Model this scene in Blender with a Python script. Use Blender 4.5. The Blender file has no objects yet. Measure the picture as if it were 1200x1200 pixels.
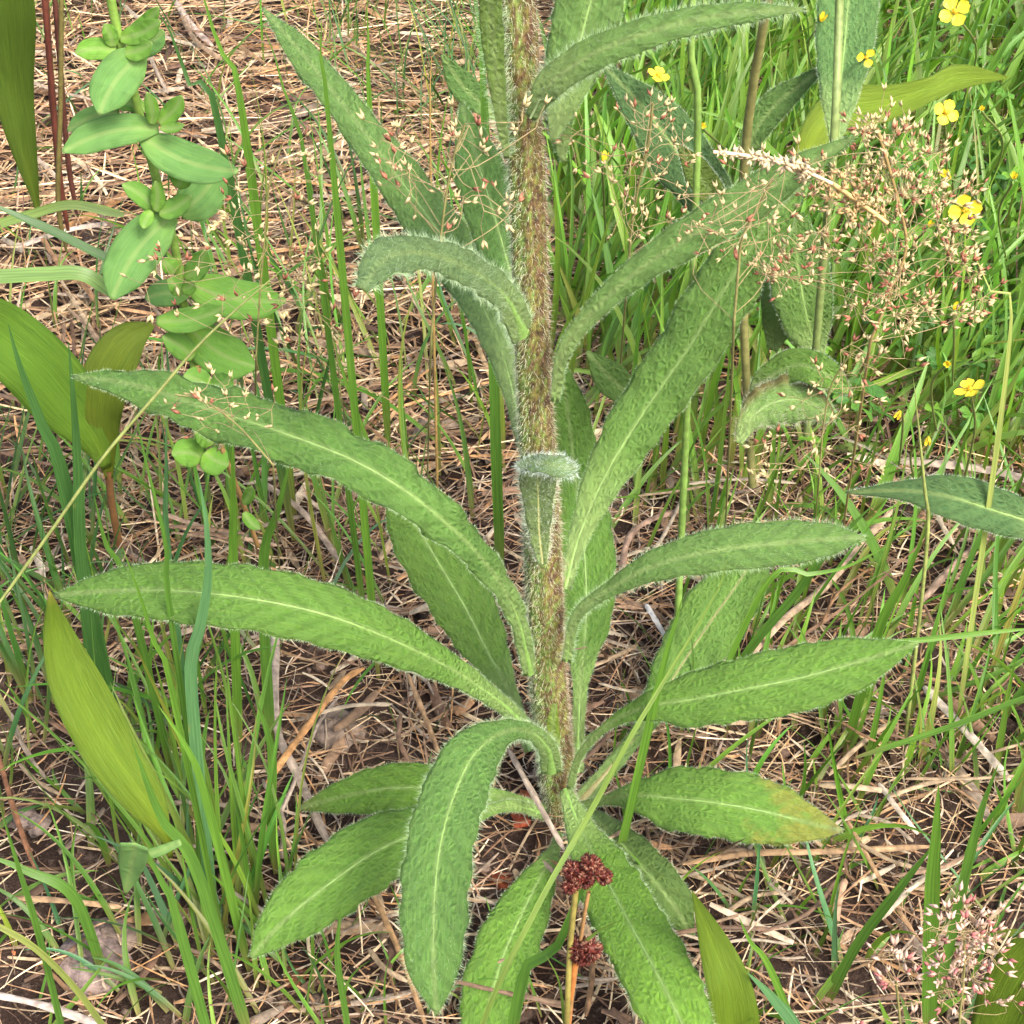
import bpy, math, random
import numpy as np
rng = np.random.default_rng(7)
random.seed(7)
R = math.radians
scn = bpy.context.scene
COL = scn.collection

# ------------------------------------------------------------------ camera, sky, sun, exposure
PITCH = R(40.0)
FPX = 600 / math.tan(R(16.0))                       # focal length in photograph pixels
CAM = np.array([-0.0139, -0.310, 0.364])
cam = bpy.data.cameras.new('camera'); camo = bpy.data.objects.new('camera', cam); COL.objects.link(camo)
camo.location = CAM; camo.rotation_euler = (R(90) - PITCH, 0, 0)
cam.sensor_fit = 'VERTICAL'; cam.angle_y = R(32.0); cam.angle = R(32.0)
cam.clip_start = 0.01; cam.clip_end = 200
scn.camera = camo

SUN_EL, SUN_AZ = 50.0, 145.0                          # azimuth measured from +Y towards +X
world = bpy.data.worlds.new('World'); scn.world = world; world.use_nodes = True
wn = world.node_tree
bg = wn.nodes['Background']
sky = wn.nodes.new('ShaderNodeTexSky'); sky.sky_type = 'NISHITA'; sky.sun_disc = False
sky.sun_elevation = R(SUN_EL); sky.sun_rotation = R(SUN_AZ); sky.air_density = 1.0; sky.dust_density = 6.0; sky.ozone_density = 0.6
wn.links.new(sky.outputs[0], bg.inputs[0]); bg.inputs[1].default_value = 0.15
sun = bpy.data.lights.new('sun', 'SUN'); suno = bpy.data.objects.new('sun', sun); COL.objects.link(suno)
sun.energy = 1.5; sun.angle = R(16); sun.color = (1.0, 0.95, 0.86)
suno.rotation_euler = (R(90 - SUN_EL), 0, R(180 - SUN_AZ))
vs = scn.view_settings
vs.view_transform = 'Standard'; vs.look = 'None'; vs.gamma = 1; vs.use_curve_mapping = False
vs.exposure = 1.52
scn.render.engine = 'CYCLES'

# ------------------------------------------------------------------ picture point -> place
VD = np.array([0, math.cos(PITCH), -math.sin(PITCH)]); VR = np.array([1.0, 0, 0]); VU = np.array([0, math.sin(PITCH), math.cos(PITCH)])
def ray(px, py): return VD + (px - 600) / FPX * VR + (600 - py) / FPX * VU
def atY(px, py, Y):
    r = ray(px, py); return CAM + r * ((Y - CAM[1]) / r[1])
def atZ(px, py, z=0.0):
    r = ray(px, py); return CAM + r * ((z - CAM[2]) / r[2])
def depth(p): return float(np.dot(np.asarray(p) - CAM, VD))
def proj(p):
    d = np.asarray(p) - CAM; w = d @ VD
    return 600 + FPX * (d @ VR) / w, 600 - FPX * (d @ VU) / w
def nrm(v):
    v = np.asarray(v, float); return v / np.maximum(np.linalg.norm(v, axis=-1, keepdims=True), 1e-12)

# ------------------------------------------------------------------ meshes
class MB:
    def __init__(s): s.V = []; s.Q = []; s.T = []; s.C = []; s.L = []; s.n = 0
    def add(s, V, Q=None, T=None, col=(1, 1, 1), lf=None):
        V = np.asarray(V, float).reshape(-1, 3); n = len(V)
        if Q is not None and len(Q): s.Q.append(np.asarray(Q, int).reshape(-1, 4) + s.n)
        if T is not None and len(T): s.T.append(np.asarray(T, int).reshape(-1, 3) + s.n)
        c = np.asarray(col, float)
        if c.ndim == 1: c = np.tile(c, (n, 1))
        s.V.append(V); s.C.append(c.reshape(-1, 3)); s.L.append(np.zeros((n, 3)) if lf is None else np.asarray(lf, float).reshape(-1, 3)); s.n += n
    def mesh(s, name, origin, smooth=True):
        V = np.concatenate(s.V) - np.asarray(origin)
        q = np.concatenate(s.Q) if s.Q else np.zeros((0, 4), int); t = np.concatenate(s.T) if s.T else np.zeros((0, 3), int)
        me = bpy.data.meshes.new(name)
        me.vertices.add(len(V)); me.vertices.foreach_set('co', V.astype(np.float32).ravel())
        idx = np.concatenate([q.ravel(), t.ravel()]); me.loops.add(len(idx)); me.loops.foreach_set('vertex_index', idx.astype(np.int32))
        st = np.concatenate([np.arange(len(q)) * 4, len(q) * 4 + np.arange(len(t)) * 3])
        me.polygons.add(len(st)); me.polygons.foreach_set('loop_start', st.astype(np.int32))
        me.polygons.foreach_set('use_smooth', np.full(len(st), smooth))
        me.update(calc_edges=True)
        C = np.concatenate(s.C); a = me.attributes.new('col', 'FLOAT_COLOR', 'POINT')
        a.data.foreach_set('color', np.concatenate([C, np.ones((len(C), 1))], 1).astype(np.float32).ravel())
        a = me.attributes.new('lf', 'FLOAT_VECTOR', 'POINT'); a.data.foreach_set('vector', np.concatenate(s.L).astype(np.float32).ravel())
        return me
ORG = {}
def thing(name, label, cat, loc, group=None):
    o = bpy.data.objects.new(name, None); COL.objects.link(o); o.location = tuple(loc); o.empty_display_size = 0.01
    o['label'] = label; o['category'] = cat
    if group: o['group'] = group
    ORG[o.name] = np.array(loc, float); return o
def part(name, mb, mat, parent, kind=None, label=None, smooth=True):
    org = ORG[parent.name]
    o = bpy.data.objects.new(name, mb.mesh(name, org, smooth)); COL.objects.link(o); o.parent = parent
    o.data.materials.append(mat); ORG[o.name] = org
    if kind: o['kind'] = kind
    if label: o['label'] = label
    return o
def single(name, mb, mat, loc, label=None, cat=None, group=None, kind=None, smooth=True):
    o = bpy.data.objects.new(name, mb.mesh(name, loc, smooth)); COL.objects.link(o); o.location = tuple(loc)
    o.data.materials.append(mat); ORG[o.name] = np.array(loc, float)
    if label: o['label'] = label
    if cat: o['category'] = cat
    if group: o['group'] = group
    if kind: o['kind'] = kind
    return o

# ------------------------------------------------------------------ materials
def mat_base(name):
    m = bpy.data.materials.new(name); m.use_nodes = True; nt = m.node_tree
    return m, nt, nt.nodes, nt.links, nt.nodes['Principled BSDF'], nt.nodes['Material Output']
def mathn(N, L, op, a, b=None, c=None, clamp=False):
    n = N.new('ShaderNodeMath'); n.operation = op; n.use_clamp = clamp
    for i, v in enumerate((a, b, c)):
        if v is None: continue
        if isinstance(v, (int, float)): n.inputs[i].default_value = v
        else: L.new(v, n.inputs[i])
    return n.outputs[0]
def ss(N, L, x, e0, e1):
    n = N.new('ShaderNodeMapRange'); n.interpolation_type = 'SMOOTHSTEP'
    L.new(x, n.inputs[0]); n.inputs[1].default_value = e0; n.inputs[2].default_value = e1; return n.outputs[0]
def mixc(N, L, f, a, b, mode='MIX'):
    n = N.new('ShaderNodeMix'); n.data_type = 'RGBA'; n.blend_type = mode
    if isinstance(f, (int, float)): n.inputs[0].default_value = f
    else: L.new(f, n.inputs[0])
    for i, v in ((6, a), (7, b)):
        if isinstance(v, tuple): n.inputs[i].default_value = (*v, 1)
        else: L.new(v, n.inputs[i])
    return n.outputs[2]
def noise(N, L, vec, scale, detail=3, rough=0.55):
    n = N.new('ShaderNodeTexNoise'); n.inputs['Scale'].default_value = scale; n.inputs['Detail'].default_value = detail; n.inputs['Roughness'].default_value = rough
    if vec is not None: L.new(vec, n.inputs['Vector'])
    return n.outputs['Fac']
def translucent_out(N, L, P, out, colr, amt, bump=None, gain=(1.5, 1.6, 0.5)):
    t = N.new('ShaderNodeBsdfTranslucent'); L.new(mixc(N, L, 1.0, colr, gain, 'MULTIPLY'), t.inputs['Color'])
    if bump is not None: L.new(bump, t.inputs['Normal'])
    mx = N.new('ShaderNodeMixShader'); mx.inputs[0].default_value = amt
    L.new(P.outputs[0], mx.inputs[1]); L.new(t.outputs[0], mx.inputs[2]); L.new(mx.outputs[0], out.inputs['Surface'])
def attr(N, name):
    a = N.new('ShaderNodeAttribute'); a.attribute_name = name; return a

def mat_veined(name, vein=0.5, bumpd=0.0005, trans=0.22, rough=0.62, spec=0.25, cell=640, pale=(0.20, 0.30, 0.10)):
    """hairy, wrinkled leaf: coordinates lf = (metres along, metres across, -1..1 across)"""
    m, nt, N, L, P, out = mat_base(name)
    lf = attr(N, 'lf'); sep = N.new('ShaderNodeSeparateXYZ'); L.new(lf.outputs['Vector'], sep.inputs[0])
    s, w, v = sep.outputs
    aw = mathn(N, L, 'ABSOLUTE', w)
    nz = noise(N, L, lf.outputs['Vector'], 260, 3)
    ph = mathn(N, L, 'MULTIPLY_ADD', aw, -1.5, s)
    ph = mathn(N, L, 'MULTIPLY_ADD', nz, 0.009, ph)
    fr = mathn(N, L, 'FRACT', mathn(N, L, 'MULTIPLY', ph, 1 / 0.0062))
    tri = mathn(N, L, 'ABSOLUTE', mathn(N, L, 'SUBTRACT', fr, 0.5))           # 0 on the vein
    veins = mathn(N, L, 'SUBTRACT', 1.0, ss(N, L, tri, 0.0, 0.11))
    vo = N.new('ShaderNodeTexVoronoi'); vo.feature = 'DISTANCE_TO_EDGE'; vo.inputs['Scale'].default_value = cell
    mp = N.new('ShaderNodeVectorMath'); mp.operation = 'MULTIPLY'; mp.inputs[1].default_value = (0.8, 1.2, 0); L.new(lf.outputs['Vector'], mp.inputs[0])
    wob = N.new('ShaderNodeTexNoise'); wob.inputs['Scale'].default_value = 500; L.new(mp.outputs[0], wob.inputs['Vector'])
    ad = N.new('ShaderNodeVectorMath'); ad.operation = 'MULTIPLY_ADD'; ad.inputs[1].default_value = (0.0005,) * 3
    L.new(wob.outputs['Color'], ad.inputs[0]); L.new(mp.outputs[0], ad.inputs[2]); L.new(ad.outputs[0], vo.inputs['Vector'])
    cellh = ss(N, L, vo.outputs['Distance'], 0.0, 0.42)
    mid = mathn(N, L, 'SUBTRACT', 1.0, ss(N, L, aw, 0.0002, 0.0009))
    base = attr(N, 'col').outputs['Color']
    big = noise(N, L, lf.outputs['Vector'], 75, 4)
    c = mixc(N, L, ss(N, L, big, 0.35, 0.7), mixc(N, L, 1.0, base, (0.74, 0.84, 0.86), 'MULTIPLY'), mixc(N, L, 1.0, base, (1.2, 1.12, 0.95), 'MULTIPLY'))
    fine = noise(N, L, lf.outputs['Vector'], 1500, 2)
    c = mixc(N, L, ss(N, L, fine, 0.5, 0.85), c, mixc(N, L, 1.0, c, (1.7, 1.5, 1.6), 'MULTIPLY'))
    net = mathn(N, L, 'MULTIPLY', mathn(N, L, 'SUBTRACT', 1.0, cellh), 0.38 * vein)
    c = mixc(N, L, net, c, pale)
    c = mixc(N, L, mathn(N, L, 'MULTIPLY', veins, 0.22 * vein), c, pale)
    sp = noise(N, L, lf.outputs['Vector'], 360, 2)
    c = mixc(N, L, mathn(N, L, 'MULTIPLY', ss(N, L, sp, 0.73, 0.79), 0.55), c, (0.20, 0.15, 0.05))
    c = mixc(N, L, mathn(N, L, 'MULTIPLY', mid, 0.6), c, (0.24, 0.34, 0.12))
    L.new(c, P.inputs['Base Color']); P.inputs['Roughness'].default_value = rough; P.inputs['Specular IOR Level'].default_value = spec
    h = mathn(N, L, 'MULTIPLY_ADD', veins, -0.10, cellh)
    h = mathn(N, L, 'MULTIPLY_ADD', nz, 0.25, h)
    h = mathn(N, L, 'MULTIPLY_ADD', fine, 0.35, h)
    b = N.new('ShaderNodeBump'); b.inputs['Strength'].default_value = 1.0; b.inputs['Distance'].default_value = bumpd
    L.new(h, b.inputs['Height']); L.new(b.outputs[0], P.inputs['Normal'])
    translucent_out(N, L, P, out, c, trans, b.outputs[0])
    return m

def mat_smooth_leaf(name, trans=0.28, rough=0.5, stripes=0.0, pale_edge=0.0, spec=0.3):
    m, nt, N, L, P, out = mat_base(name)
    lf = attr(N, 'lf'); sep = N.new('ShaderNodeSeparateXYZ'); L.new(lf.outputs['Vector'], sep.inputs[0]); s, w, v = sep.outputs
    base = attr(N, 'col').outputs['Color']
    big = noise(N, L, lf.outputs['Vector'], 55, 4)
    c = mixc(N, L, ss(N, L, big, 0.3, 0.75), mixc(N, L, 1.0, base, (0.78, 0.86, 0.8), 'MULTIPLY'), mixc(N, L, 1.0, base, (1.2, 1.12, 1.0), 'MULTIPLY'))
    mp = N.new('ShaderNodeVectorMath'); mp.operation = 'MULTIPLY'; mp.inputs[1].default_value = (0.03, 1, 0); L.new(lf.outputs['Vector'], mp.inputs[0])
    st = noise(N, L, mp.outputs[0], 1600, 2)
    c = mixc(N, L, mathn(N, L, 'MULTIPLY', ss(N, L, st, 0.4, 0.7), stripes), c, mixc(N, L, 1.0, c, (1.45, 1.35, 1.2), 'MULTIPLY'))
    aw = mathn(N, L, 'ABSOLUTE', w)
    if pale_edge > 0:
        av = mathn(N, L, 'ABSOLUTE', v)
        c = mixc(N, L, mathn(N, L, 'MULTIPLY', ss(N, L, av, 0.93, 0.99), pale_edge), c, (0.35, 0.42, 0.18))
        mid = mathn(N, L, 'SUBTRACT', 1.0, ss(N, L, aw, 0.0001, 0.0004))
        c = mixc(N, L, mathn(N, L, 'MULTIPLY', mid, 0.35), c, (0.25, 0.38, 0.14))
    spots = noise(N, L, lf.outputs['Vector'], 420, 2)
    c = mixc(N, L, mathn(N, L, 'MULTIPLY', ss(N, L, spots, 0.72, 0.8), 0.5), c, (0.16, 0.12, 0.04))
    L.new(c, P.inputs['Base Color']); P.inputs['Roughness'].default_value = rough; P.inputs['Specular IOR Level'].default_value = spec
    h = mathn(N, L, 'MULTIPLY_ADD', st, 0.6 if stripes else 0.0, big if stripes else spots)
    b = N.new('ShaderNodeBump'); b.inputs['Strength'].default_value = 0.8; b.inputs['Distance'].default_value = 0.0006
    L.new(h, b.inputs['Height']); L.new(b.outputs[0], P.inputs['Normal'])
    translucent_out(N, L, P, out, c, trans, b.outputs[0]); return m

def mat_attr(name, trans=0.0, rough=0.6, spec=0.3, nscale=300, namt=0.35, bumpd=0.0003, gain=(1.4, 1.4, 0.6)):
    m, nt, N, L, P, out = mat_base(name)
    base = attr(N, 'col').outputs['Color']; tc = N.new('ShaderNodeTexCoord')
    nz = noise(N, L, tc.outputs['Object'], nscale, 4)
    c = mixc(N, L, ss(N, L, nz, 0.3, 0.7), mixc(N, L, 1.0, base, (1 - namt,) * 3, 'MULTIPLY'), mixc(N, L, 1.0, base, (1 + namt,) * 3, 'MULTIPLY'))
    L.new(c, P.inputs['Base Color']); P.inputs['Roughness'].default_value = rough; P.inputs['Specular IOR Level'].default_value = spec
    if bumpd:
        b = N.new('ShaderNodeBump'); b.inputs['Strength'].default_value = 0.8; b.inputs['Distance'].default_value = bumpd
        L.new(nz, b.inputs['Height']); L.new(b.outputs[0], P.inputs['Normal'])
    if trans: translucent_out(N, L, P, out, c, trans, None, gain)
    return m
def mat_grass(name):
    m, nt, N, L, P, out = mat_base(name)
    lf = attr(N, 'lf'); base = attr(N, 'col').outputs['Color']
    mp = N.new('ShaderNodeVectorMath'); mp.operation = 'MULTIPLY'; mp.inputs[1].default_value = (0.02, 1, 1); L.new(lf.outputs['Vector'], mp.inputs[0])
    st = noise(N, L, mp.outputs[0], 2600, 2); bl = noise(N, L, lf.outputs['Vector'], 130, 3)
    c = mixc(N, L, ss(N, L, st, 0.35, 0.7), mixc(N, L, 1.0, base, (0.8, 0.82, 0.8), 'MULTIPLY'), mixc(N, L, 1.0, base, (1.25, 1.2, 1.1), 'MULTIPLY'))
    c = mixc(N, L, mathn(N, L, 'MULTIPLY', ss(N, L, bl, 0.62, 0.78), 0.6), c, (0.26, 0.22, 0.06))
    L.new(c, P.inputs['Base Color']); P.inputs['Roughness'].default_value = 0.42; P.inputs['Specular IOR Level'].default_value = 0.4
    b = N.new('ShaderNodeBump'); b.inputs['Strength'].default_value = 0.7; b.inputs['Distance'].default_value = 0.0002
    L.new(st, b.inputs['Height']); L.new(b.outputs[0], P.inputs['Normal'])
    translucent_out(N, L, P, out, c, 0.35, None, (1.4, 1.5, 0.5)); return m
def mat_soil():
    m, nt, N, L, P, out = mat_base('soil'); tc = N.new('ShaderNodeTexCoord'); ob = tc.outputs['Object']
    a = noise(N, L, ob, 22, 5); b_ = noise(N, L, ob, 260, 6, 0.7); d = noise(N, L, ob, 1400, 3)
    c = mixc(N, L, ss(N, L, a, 0.35, 0.65), (0.030, 0.017, 0.012), (0.085, 0.055, 0.042))
    c = mixc(N, L, ss(N, L, b_, 0.5, 0.72), c, (0.17, 0.12, 0.095))
    c = mixc(N, L, ss(N, L, d, 0.62, 0.8), c, (0.26, 0.19, 0.15))
    L.new(c, P.inputs['Base Color']); P.inputs['Roughness'].default_value = 0.9; P.inputs['Specular IOR Level'].default_value = 0.15
    h = mathn(N, L, 'MULTIPLY_ADD', d, 0.35, b_)
    b = N.new('ShaderNodeBump'); b.inputs['Strength'].default_value = 1.0; b.inputs['Distance'].default_value = 0.004
    L.new(h, b.inputs['Height']); L.new(b.outputs[0], P.inputs['Normal']); return m

M_HAIRY = mat_veined('hairy_leaf')
M_BROAD = mat_smooth_leaf('broad_leaf', stripes=0.22)
M_OVAL = mat_veined('oval_leaf', vein=0.3, bumpd=0.00014, trans=0.32, rough=0.72, spec=0.12, cell=330, pale=(0.24, 0.38, 0.16))
M_GRASS = mat_grass('grass_blade')
M_STRAW = mat_attr('straw', 0.0, 0.65, 0.25, 420, 0.35, 0.0004)
M_STALK = mat_attr('stalk', 0.0, 0.5, 0.3, 500, 0.2, 0.0002)
M_STEM = mat_attr('hairy_stem', 0.0, 0.55, 0.3, 900, 0.5, 0.0005)
M_HAIR = mat_attr('hair', 0.35, 0.45, 0.5, 300, 0.05, 0, (1.1, 1.1, 1.0))
M_PETAL = mat_attr('petal', 0.3, 0.45, 0.3, 500, 0.08, 0.0002, (1.1, 1.0, 0.5))
M_SPIKE = mat_attr('spikelet', 0.2, 0.5, 0.3, 900, 0.2, 0.0001, (1.1, 1.0, 0.9))
M_STONE = mat_attr('stone', 0.0, 0.85, 0.2, 350, 0.45, 0.0015)
M_SOIL = mat_soil()

# ------------------------------------------------------------------ curve and surface tools
def catmull(P, n):
    """resample control rows (k,d) at n even steps by chord length"""
    P = np.asarray(P, float); k = len(P)
    if k == 2: t = np.linspace(0, 1, n)[:, None]; return P[0] * (1 - t) + P[1] * t
    E = np.vstack([2 * P[0] - P[1], P, 2 * P[-1] - P[-2]])
    out = []
    m = 24
    for i in range(k - 1):
        a, b, c, d = E[i], E[i + 1], E[i + 2], E[i + 3]
        t = np.linspace(0, 1, m, endpoint=(i == k - 2))[:, None]
        out.append(0.5 * (2 * b + (c - a) * t + (2 * a - 5 * b + 4 * c - d) * t ** 2 + (3 * b - a - 3 * c + d) * t ** 3))
    D = np.vstack(out); seg = np.r_[0, np.cumsum(np.linalg.norm(np.diff(D[:, :3], axis=0), axis=1))]
    u = np.linspace(0, seg[-1], n)
    return np.stack([np.interp(u, seg, D[:, j]) for j in range(D.shape[1])], 1)
def gridq(n, m, off=0):
    i, j = np.meshgrid(np.arange(n - 1), np.arange(m - 1), indexing='ij'); a = (i * m + j).ravel() + off
    return np.stack([a, a + 1, a + m + 1, a + m], 1)
def tube(mb, P, r, col, sides=6, cap=True, lfs=False):
    P = np.asarray(P, float); n = len(P); r = np.broadcast_to(np.asarray(r, float), (n,))
    T = nrm(np.gradient(P, axis=0)); ref = np.array([0.3, -0.5, 0.81]) if abs(T[0] @ nrm([0.3, -0.5, 0.81])) < 0.9 else np.array([1.0, 0, 0])
    A = nrm(np.cross(T, ref)); B = np.cross(T, A)
    th = np.linspace(0, 2 * np.pi, sides, endpoint=False)
    V = P[:, None] + r[:, None, None] * (np.cos(th)[None, :, None] * A[:, None] + np.sin(th)[None, :, None] * B[:, None])
    i, j = np.meshgrid(np.arange(n - 1), np.arange(sides), indexing='ij'); j2 = (j + 1) % sides
    Q = np.stack([i * sides + j, i * sides + j2, (i + 1) * sides + j2, (i + 1) * sides + j], -1).reshape(-1, 4)
    c = np.asarray(col, float)
    if c.ndim == 2: c = np.repeat(c, sides, axis=0)
    mb.add(V, Q, None, c)
def hairs(mb, B, D, ln, wd, col, bend=0.25):
    """bristles: n bases, directions, lengths, widths"""
    B = np.asarray(B); n = len(B); D = nrm(D); ln = np.broadcast_to(ln, (n,))[:, None]; wd = np.broadcast_to(wd, (n,))[:, None]
    rv = rng.normal(size=(n, 3)); p = nrm(np.cross(D, rv)); q = nrm(rng.normal(size=(n, 3)))
    mid = B + D * ln * 0.5 + q * ln * bend * 0.15; tip = B + D * ln + q * ln * bend
    V = np.stack([B - p * wd / 2, B + p * wd / 2, mid + p * wd * 0.36, mid - p * wd * 0.36, tip], 1)
    k = np.arange(n) * 5
    c = np.asarray(col, float)
    if c.ndim == 2: c = np.repeat(c, 5, axis=0)
    mb.add(V, np.stack([k, k + 1, k + 2, k + 3], 1), np.stack([k + 3, k + 2, k + 4], 1), c)

UP = np.array([0, 0, 1.0])
def leaf_surface(mid, hw, nu=60, nv=13, cam_w=0.6, guide=None, twist=0.0, fold=0.12, roll=0.10, wave=0.06, wfreq=5, teeth=0.035, seed=0, hwr=None, groove=0.03):
    """mid: rows (px, py, Y) ; hw: half width in picture pixels at the same rows.  Returns grid points, normals, coordinates."""
    r = np.random.default_rng(seed)
    P3 = []
    for k_, (px, py, Y) in enumerate(mid):
        p = atY(px, py, Y); zm = 0.005 + 0.010 * math.sin(math.pi * k_ / (len(mid) - 1))
        if p[2] < zm: p = atZ(px, py, zm)                                     # never under the ground
        P3.append(p)
    P3 = np.array(P3)
    hwr = hw if hwr is None else hwr
    X = catmull(np.c_[P3, hw, hwr], nu)
    P = X[:, :3]; w2 = np.maximum(X[:, 3:5], 0.0)
    T = nrm(np.gradient(P, axis=0)); toC = nrm(CAM - P)
    G = nrm(guide) if guide is not None else nrm(cam_w * toC + (1 - cam_w) * UP)
    N_ = nrm(G - (G * T).sum(1, keepdims=True) * T)
    if twist:
        a = np.linspace(0, twist, nu)[:, None]; N_ = N_ * np.cos(a) + np.cross(T, N_) * np.sin(a)
    W = nrm(np.cross(N_, T))
    dep = (P - CAM) @ VD
    # picture length of one metre of W, at right angles to the midrib in the picture
    sx = np.stack([W @ VR, -(W @ VU)], 1); tx = np.stack([T @ VR, -(T @ VU)], 1); tn = nrm(tx)
    perp = np.abs(sx[:, 0] * tn[:, 1] - sx[:, 1] * tn[:, 0]); perp = np.maximum(perp, 0.45)
    wm = w2 * (dep / FPX / perp)[:, None]
    s = np.r_[0, np.cumsum(np.linalg.norm(np.diff(P, axis=0), axis=1))]
    Ltot = s[-1]
    v = np.linspace(-1, 1, nv); v = np.sign(v) * np.abs(v) ** 0.9
    side = (v > 0).astype(int)
    Wd = wm[:, side]                                                         # nu x nv
    tooth = 1 + teeth * (r.random((nu, 2)) * 2 - 1 + 0.8 * np.sign(np.sin(s / 0.0016 + r.random() * 6))[:, None])
    Wd = Wd * np.where(np.abs(v) > 0.9, 1, 0.0)[None] * tooth[:, side] + Wd * np.where(np.abs(v) > 0.9, 0, 1.0)[None]
    off = Wd * v[None]
    hmax = max(wm.max(), 1e-4)
    ph = r.random(4) * 6.28
    wv = np.zeros((nu, nv))
    for sd in (0, 1):
        q = np.sin(s / Ltot * 6.28 * wfreq + ph[sd]) + 0.6 * np.sin(s / Ltot * 6.28 * wfreq * 2.3 + ph[sd + 2])
        wv += np.where(side == sd, 1, 0)[None] * q[:, None]
    wf = (Wd / hmax)
    z = fold * np.abs(v)[None] * Wd - roll * v[None] ** 2 * Wd * 1.5 + wave * hmax * wf * np.abs(v)[None] ** 1.6 * wv
    z += -groove * hmax * np.exp(-(v / 0.13) ** 2)[None] * wf
    # pillowed ribs between the side veins
    z += 0.022 * hmax * wf * np.sin((s[:, None] - 1.4 * np.abs(off)) / 0.0062 * 6.283 + ph[0] + 2.2 * np.sin(s[:, None] / 0.013 + ph[1]) + 1.5 * v[None]) * np.sin(np.pi * np.clip(np.abs(v), 0, 1))[None] * (1 if teeth > 0 else 0.15)
    Gp = P[:, None] + W[:, None] * off[..., None] + N_[:, None] * z[..., None]
    du = np.gradient(Gp, axis=0); dv = np.gradient(Gp, axis=1)
    Nn = nrm(np.cross(du, dv) + 1e-12)
    sg = np.sign((Nn * N_[:, None]).sum(-1, keepdims=True)); sg[sg == 0] = 1; Nn = Nn * sg
    lf = np.stack([np.repeat(s[:, None], nv, 1) + seed * 0.37, off, np.repeat(v[None], nu, 0)], -1)
    return dict(G=Gp, N=Nn, lf=lf, P=P, T=T, W=W, Nm=N_, s=s, wm=wm, v=v, nu=nu, nv=nv, thick=0)
def leaf_mesh(S, col, tipcol=None, tipn=0.0, thick=0.00022, colf=None, pb=0.0):
    mb = MB(); nu, nv = S['nu'], S['nv']; c = np.tile(np.asarray(col, float), (nu, nv, 1))
    av = np.abs(S['v'])[None, :, None]; tt = (S['s'] / S['s'][-1])[:, None, None]
    c = c * np.array([0.98, 0.91, 0.84]) * (1.16 - 0.26 * av) * (1 + np.array([0.55, 0.28, 0.0]) * np.clip(1 - tt * 3.0, 0, 1) * (1 - av * 0.6))
    if thick > 0.0002 and pb > 0:
        k = pb * np.clip(1.15 - tt * 3.6, 0, 1) ** 0.8; c = c * (1 - k) + np.array((0.32, 0.46, 0.18)) * k
    if tipcol is not None:
        t = np.clip((S['s'] / S['s'][-1] - (1 - tipn)) / tipn, 0, 1)[:, None, None] ** 1.3; c = c * (1 - t) + np.asarray(tipcol) * t
    if colf is not None: c = colf(S, c)
    G = S['G']; up = G + S['N'] * thick; dn = G - S['N'] * thick
    Q = gridq(nu, nv)
    mb.add(up, Q, None, c, S['lf']); mb.add(dn, Q[:, ::-1], None, c, S['lf'])
    # rim joins both faces
    idx = np.concatenate([np.arange(nu) * nv, (nu - 1) * nv + np.arange(1, nv), (np.arange(nu - 2, -1, -1)) * nv + nv - 1, np.arange(nv - 2, -1, -1)])
    a = idx; b = np.roll(idx, -1); n = nu * nv
    mb.Q.append(np.stack([a, b, b + n, a + n], 1)); return mb
def leaf_hairs(S, dens, ln, wd, col, margin=True, both=False):
    """short bristles over the face and a fringe along the margin"""
    mb = MB(); nu, nv, G, Nn = S['nu'], S['nv'], S['G'], S['N']
    area = np.linalg.norm(np.diff(S['P'], axis=0), axis=1) @ (S['wm'].sum(1)[:-1]); n = int(min(dens * area * 1e6, 8000))
    if n > 0:
        cw = S['wm'].sum(1)[:-1]; pr = cw / cw.sum()
        i = rng.choice(nu - 1, n, p=pr); j = rng.integers(0, nv - 1, n); a = rng.random(n)[:, None]; b = rng.random(n)[:, None]
        f = lambda A: (A[i, j] * (1 - a) + A[i + 1, j] * a) * (1 - b) + (A[i, j + 1] * (1 - a) + A[i + 1, j + 1] * a) * b
        B = f(G); N_ = f(Nn); sg = np.ones((n, 1))
        if both: sg = np.where(rng.random((n, 1)) < 0.3, -1, 1)
        hairs(mb, B, N_ * 0.75 * sg + S['T'][i] * 0.55 + rng.normal(size=(n, 3)) * 0.28, ln * rng.uniform(0.5, 1.3, n), wd, col)
    if margin:
        L_ = S['s'][-1]; n = int(L_ * 1000 * 11)
        for sd in (0, nv - 1):
            u = rng.random(n) * (nu - 1.001); i = u.astype(int); a = (u - i)[:, None]
            B = G[i, sd] * (1 - a) + G[i + 1, sd] * a
            Wd = S['W'][i] * (-1 if sd == 0 else 1)
            D = Wd * 0.9 + S['T'][i] * 0.3 + rng.normal(size=(n, 3)) * 0.45 + (S['T'][i] * 2.5 * ((u / nu) > 0.965)[:, None])
            hairs(mb, B, D, ln * 1.05 * rng.uniform(0.5, 1.3, n), wd, col)
    return mb

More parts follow.
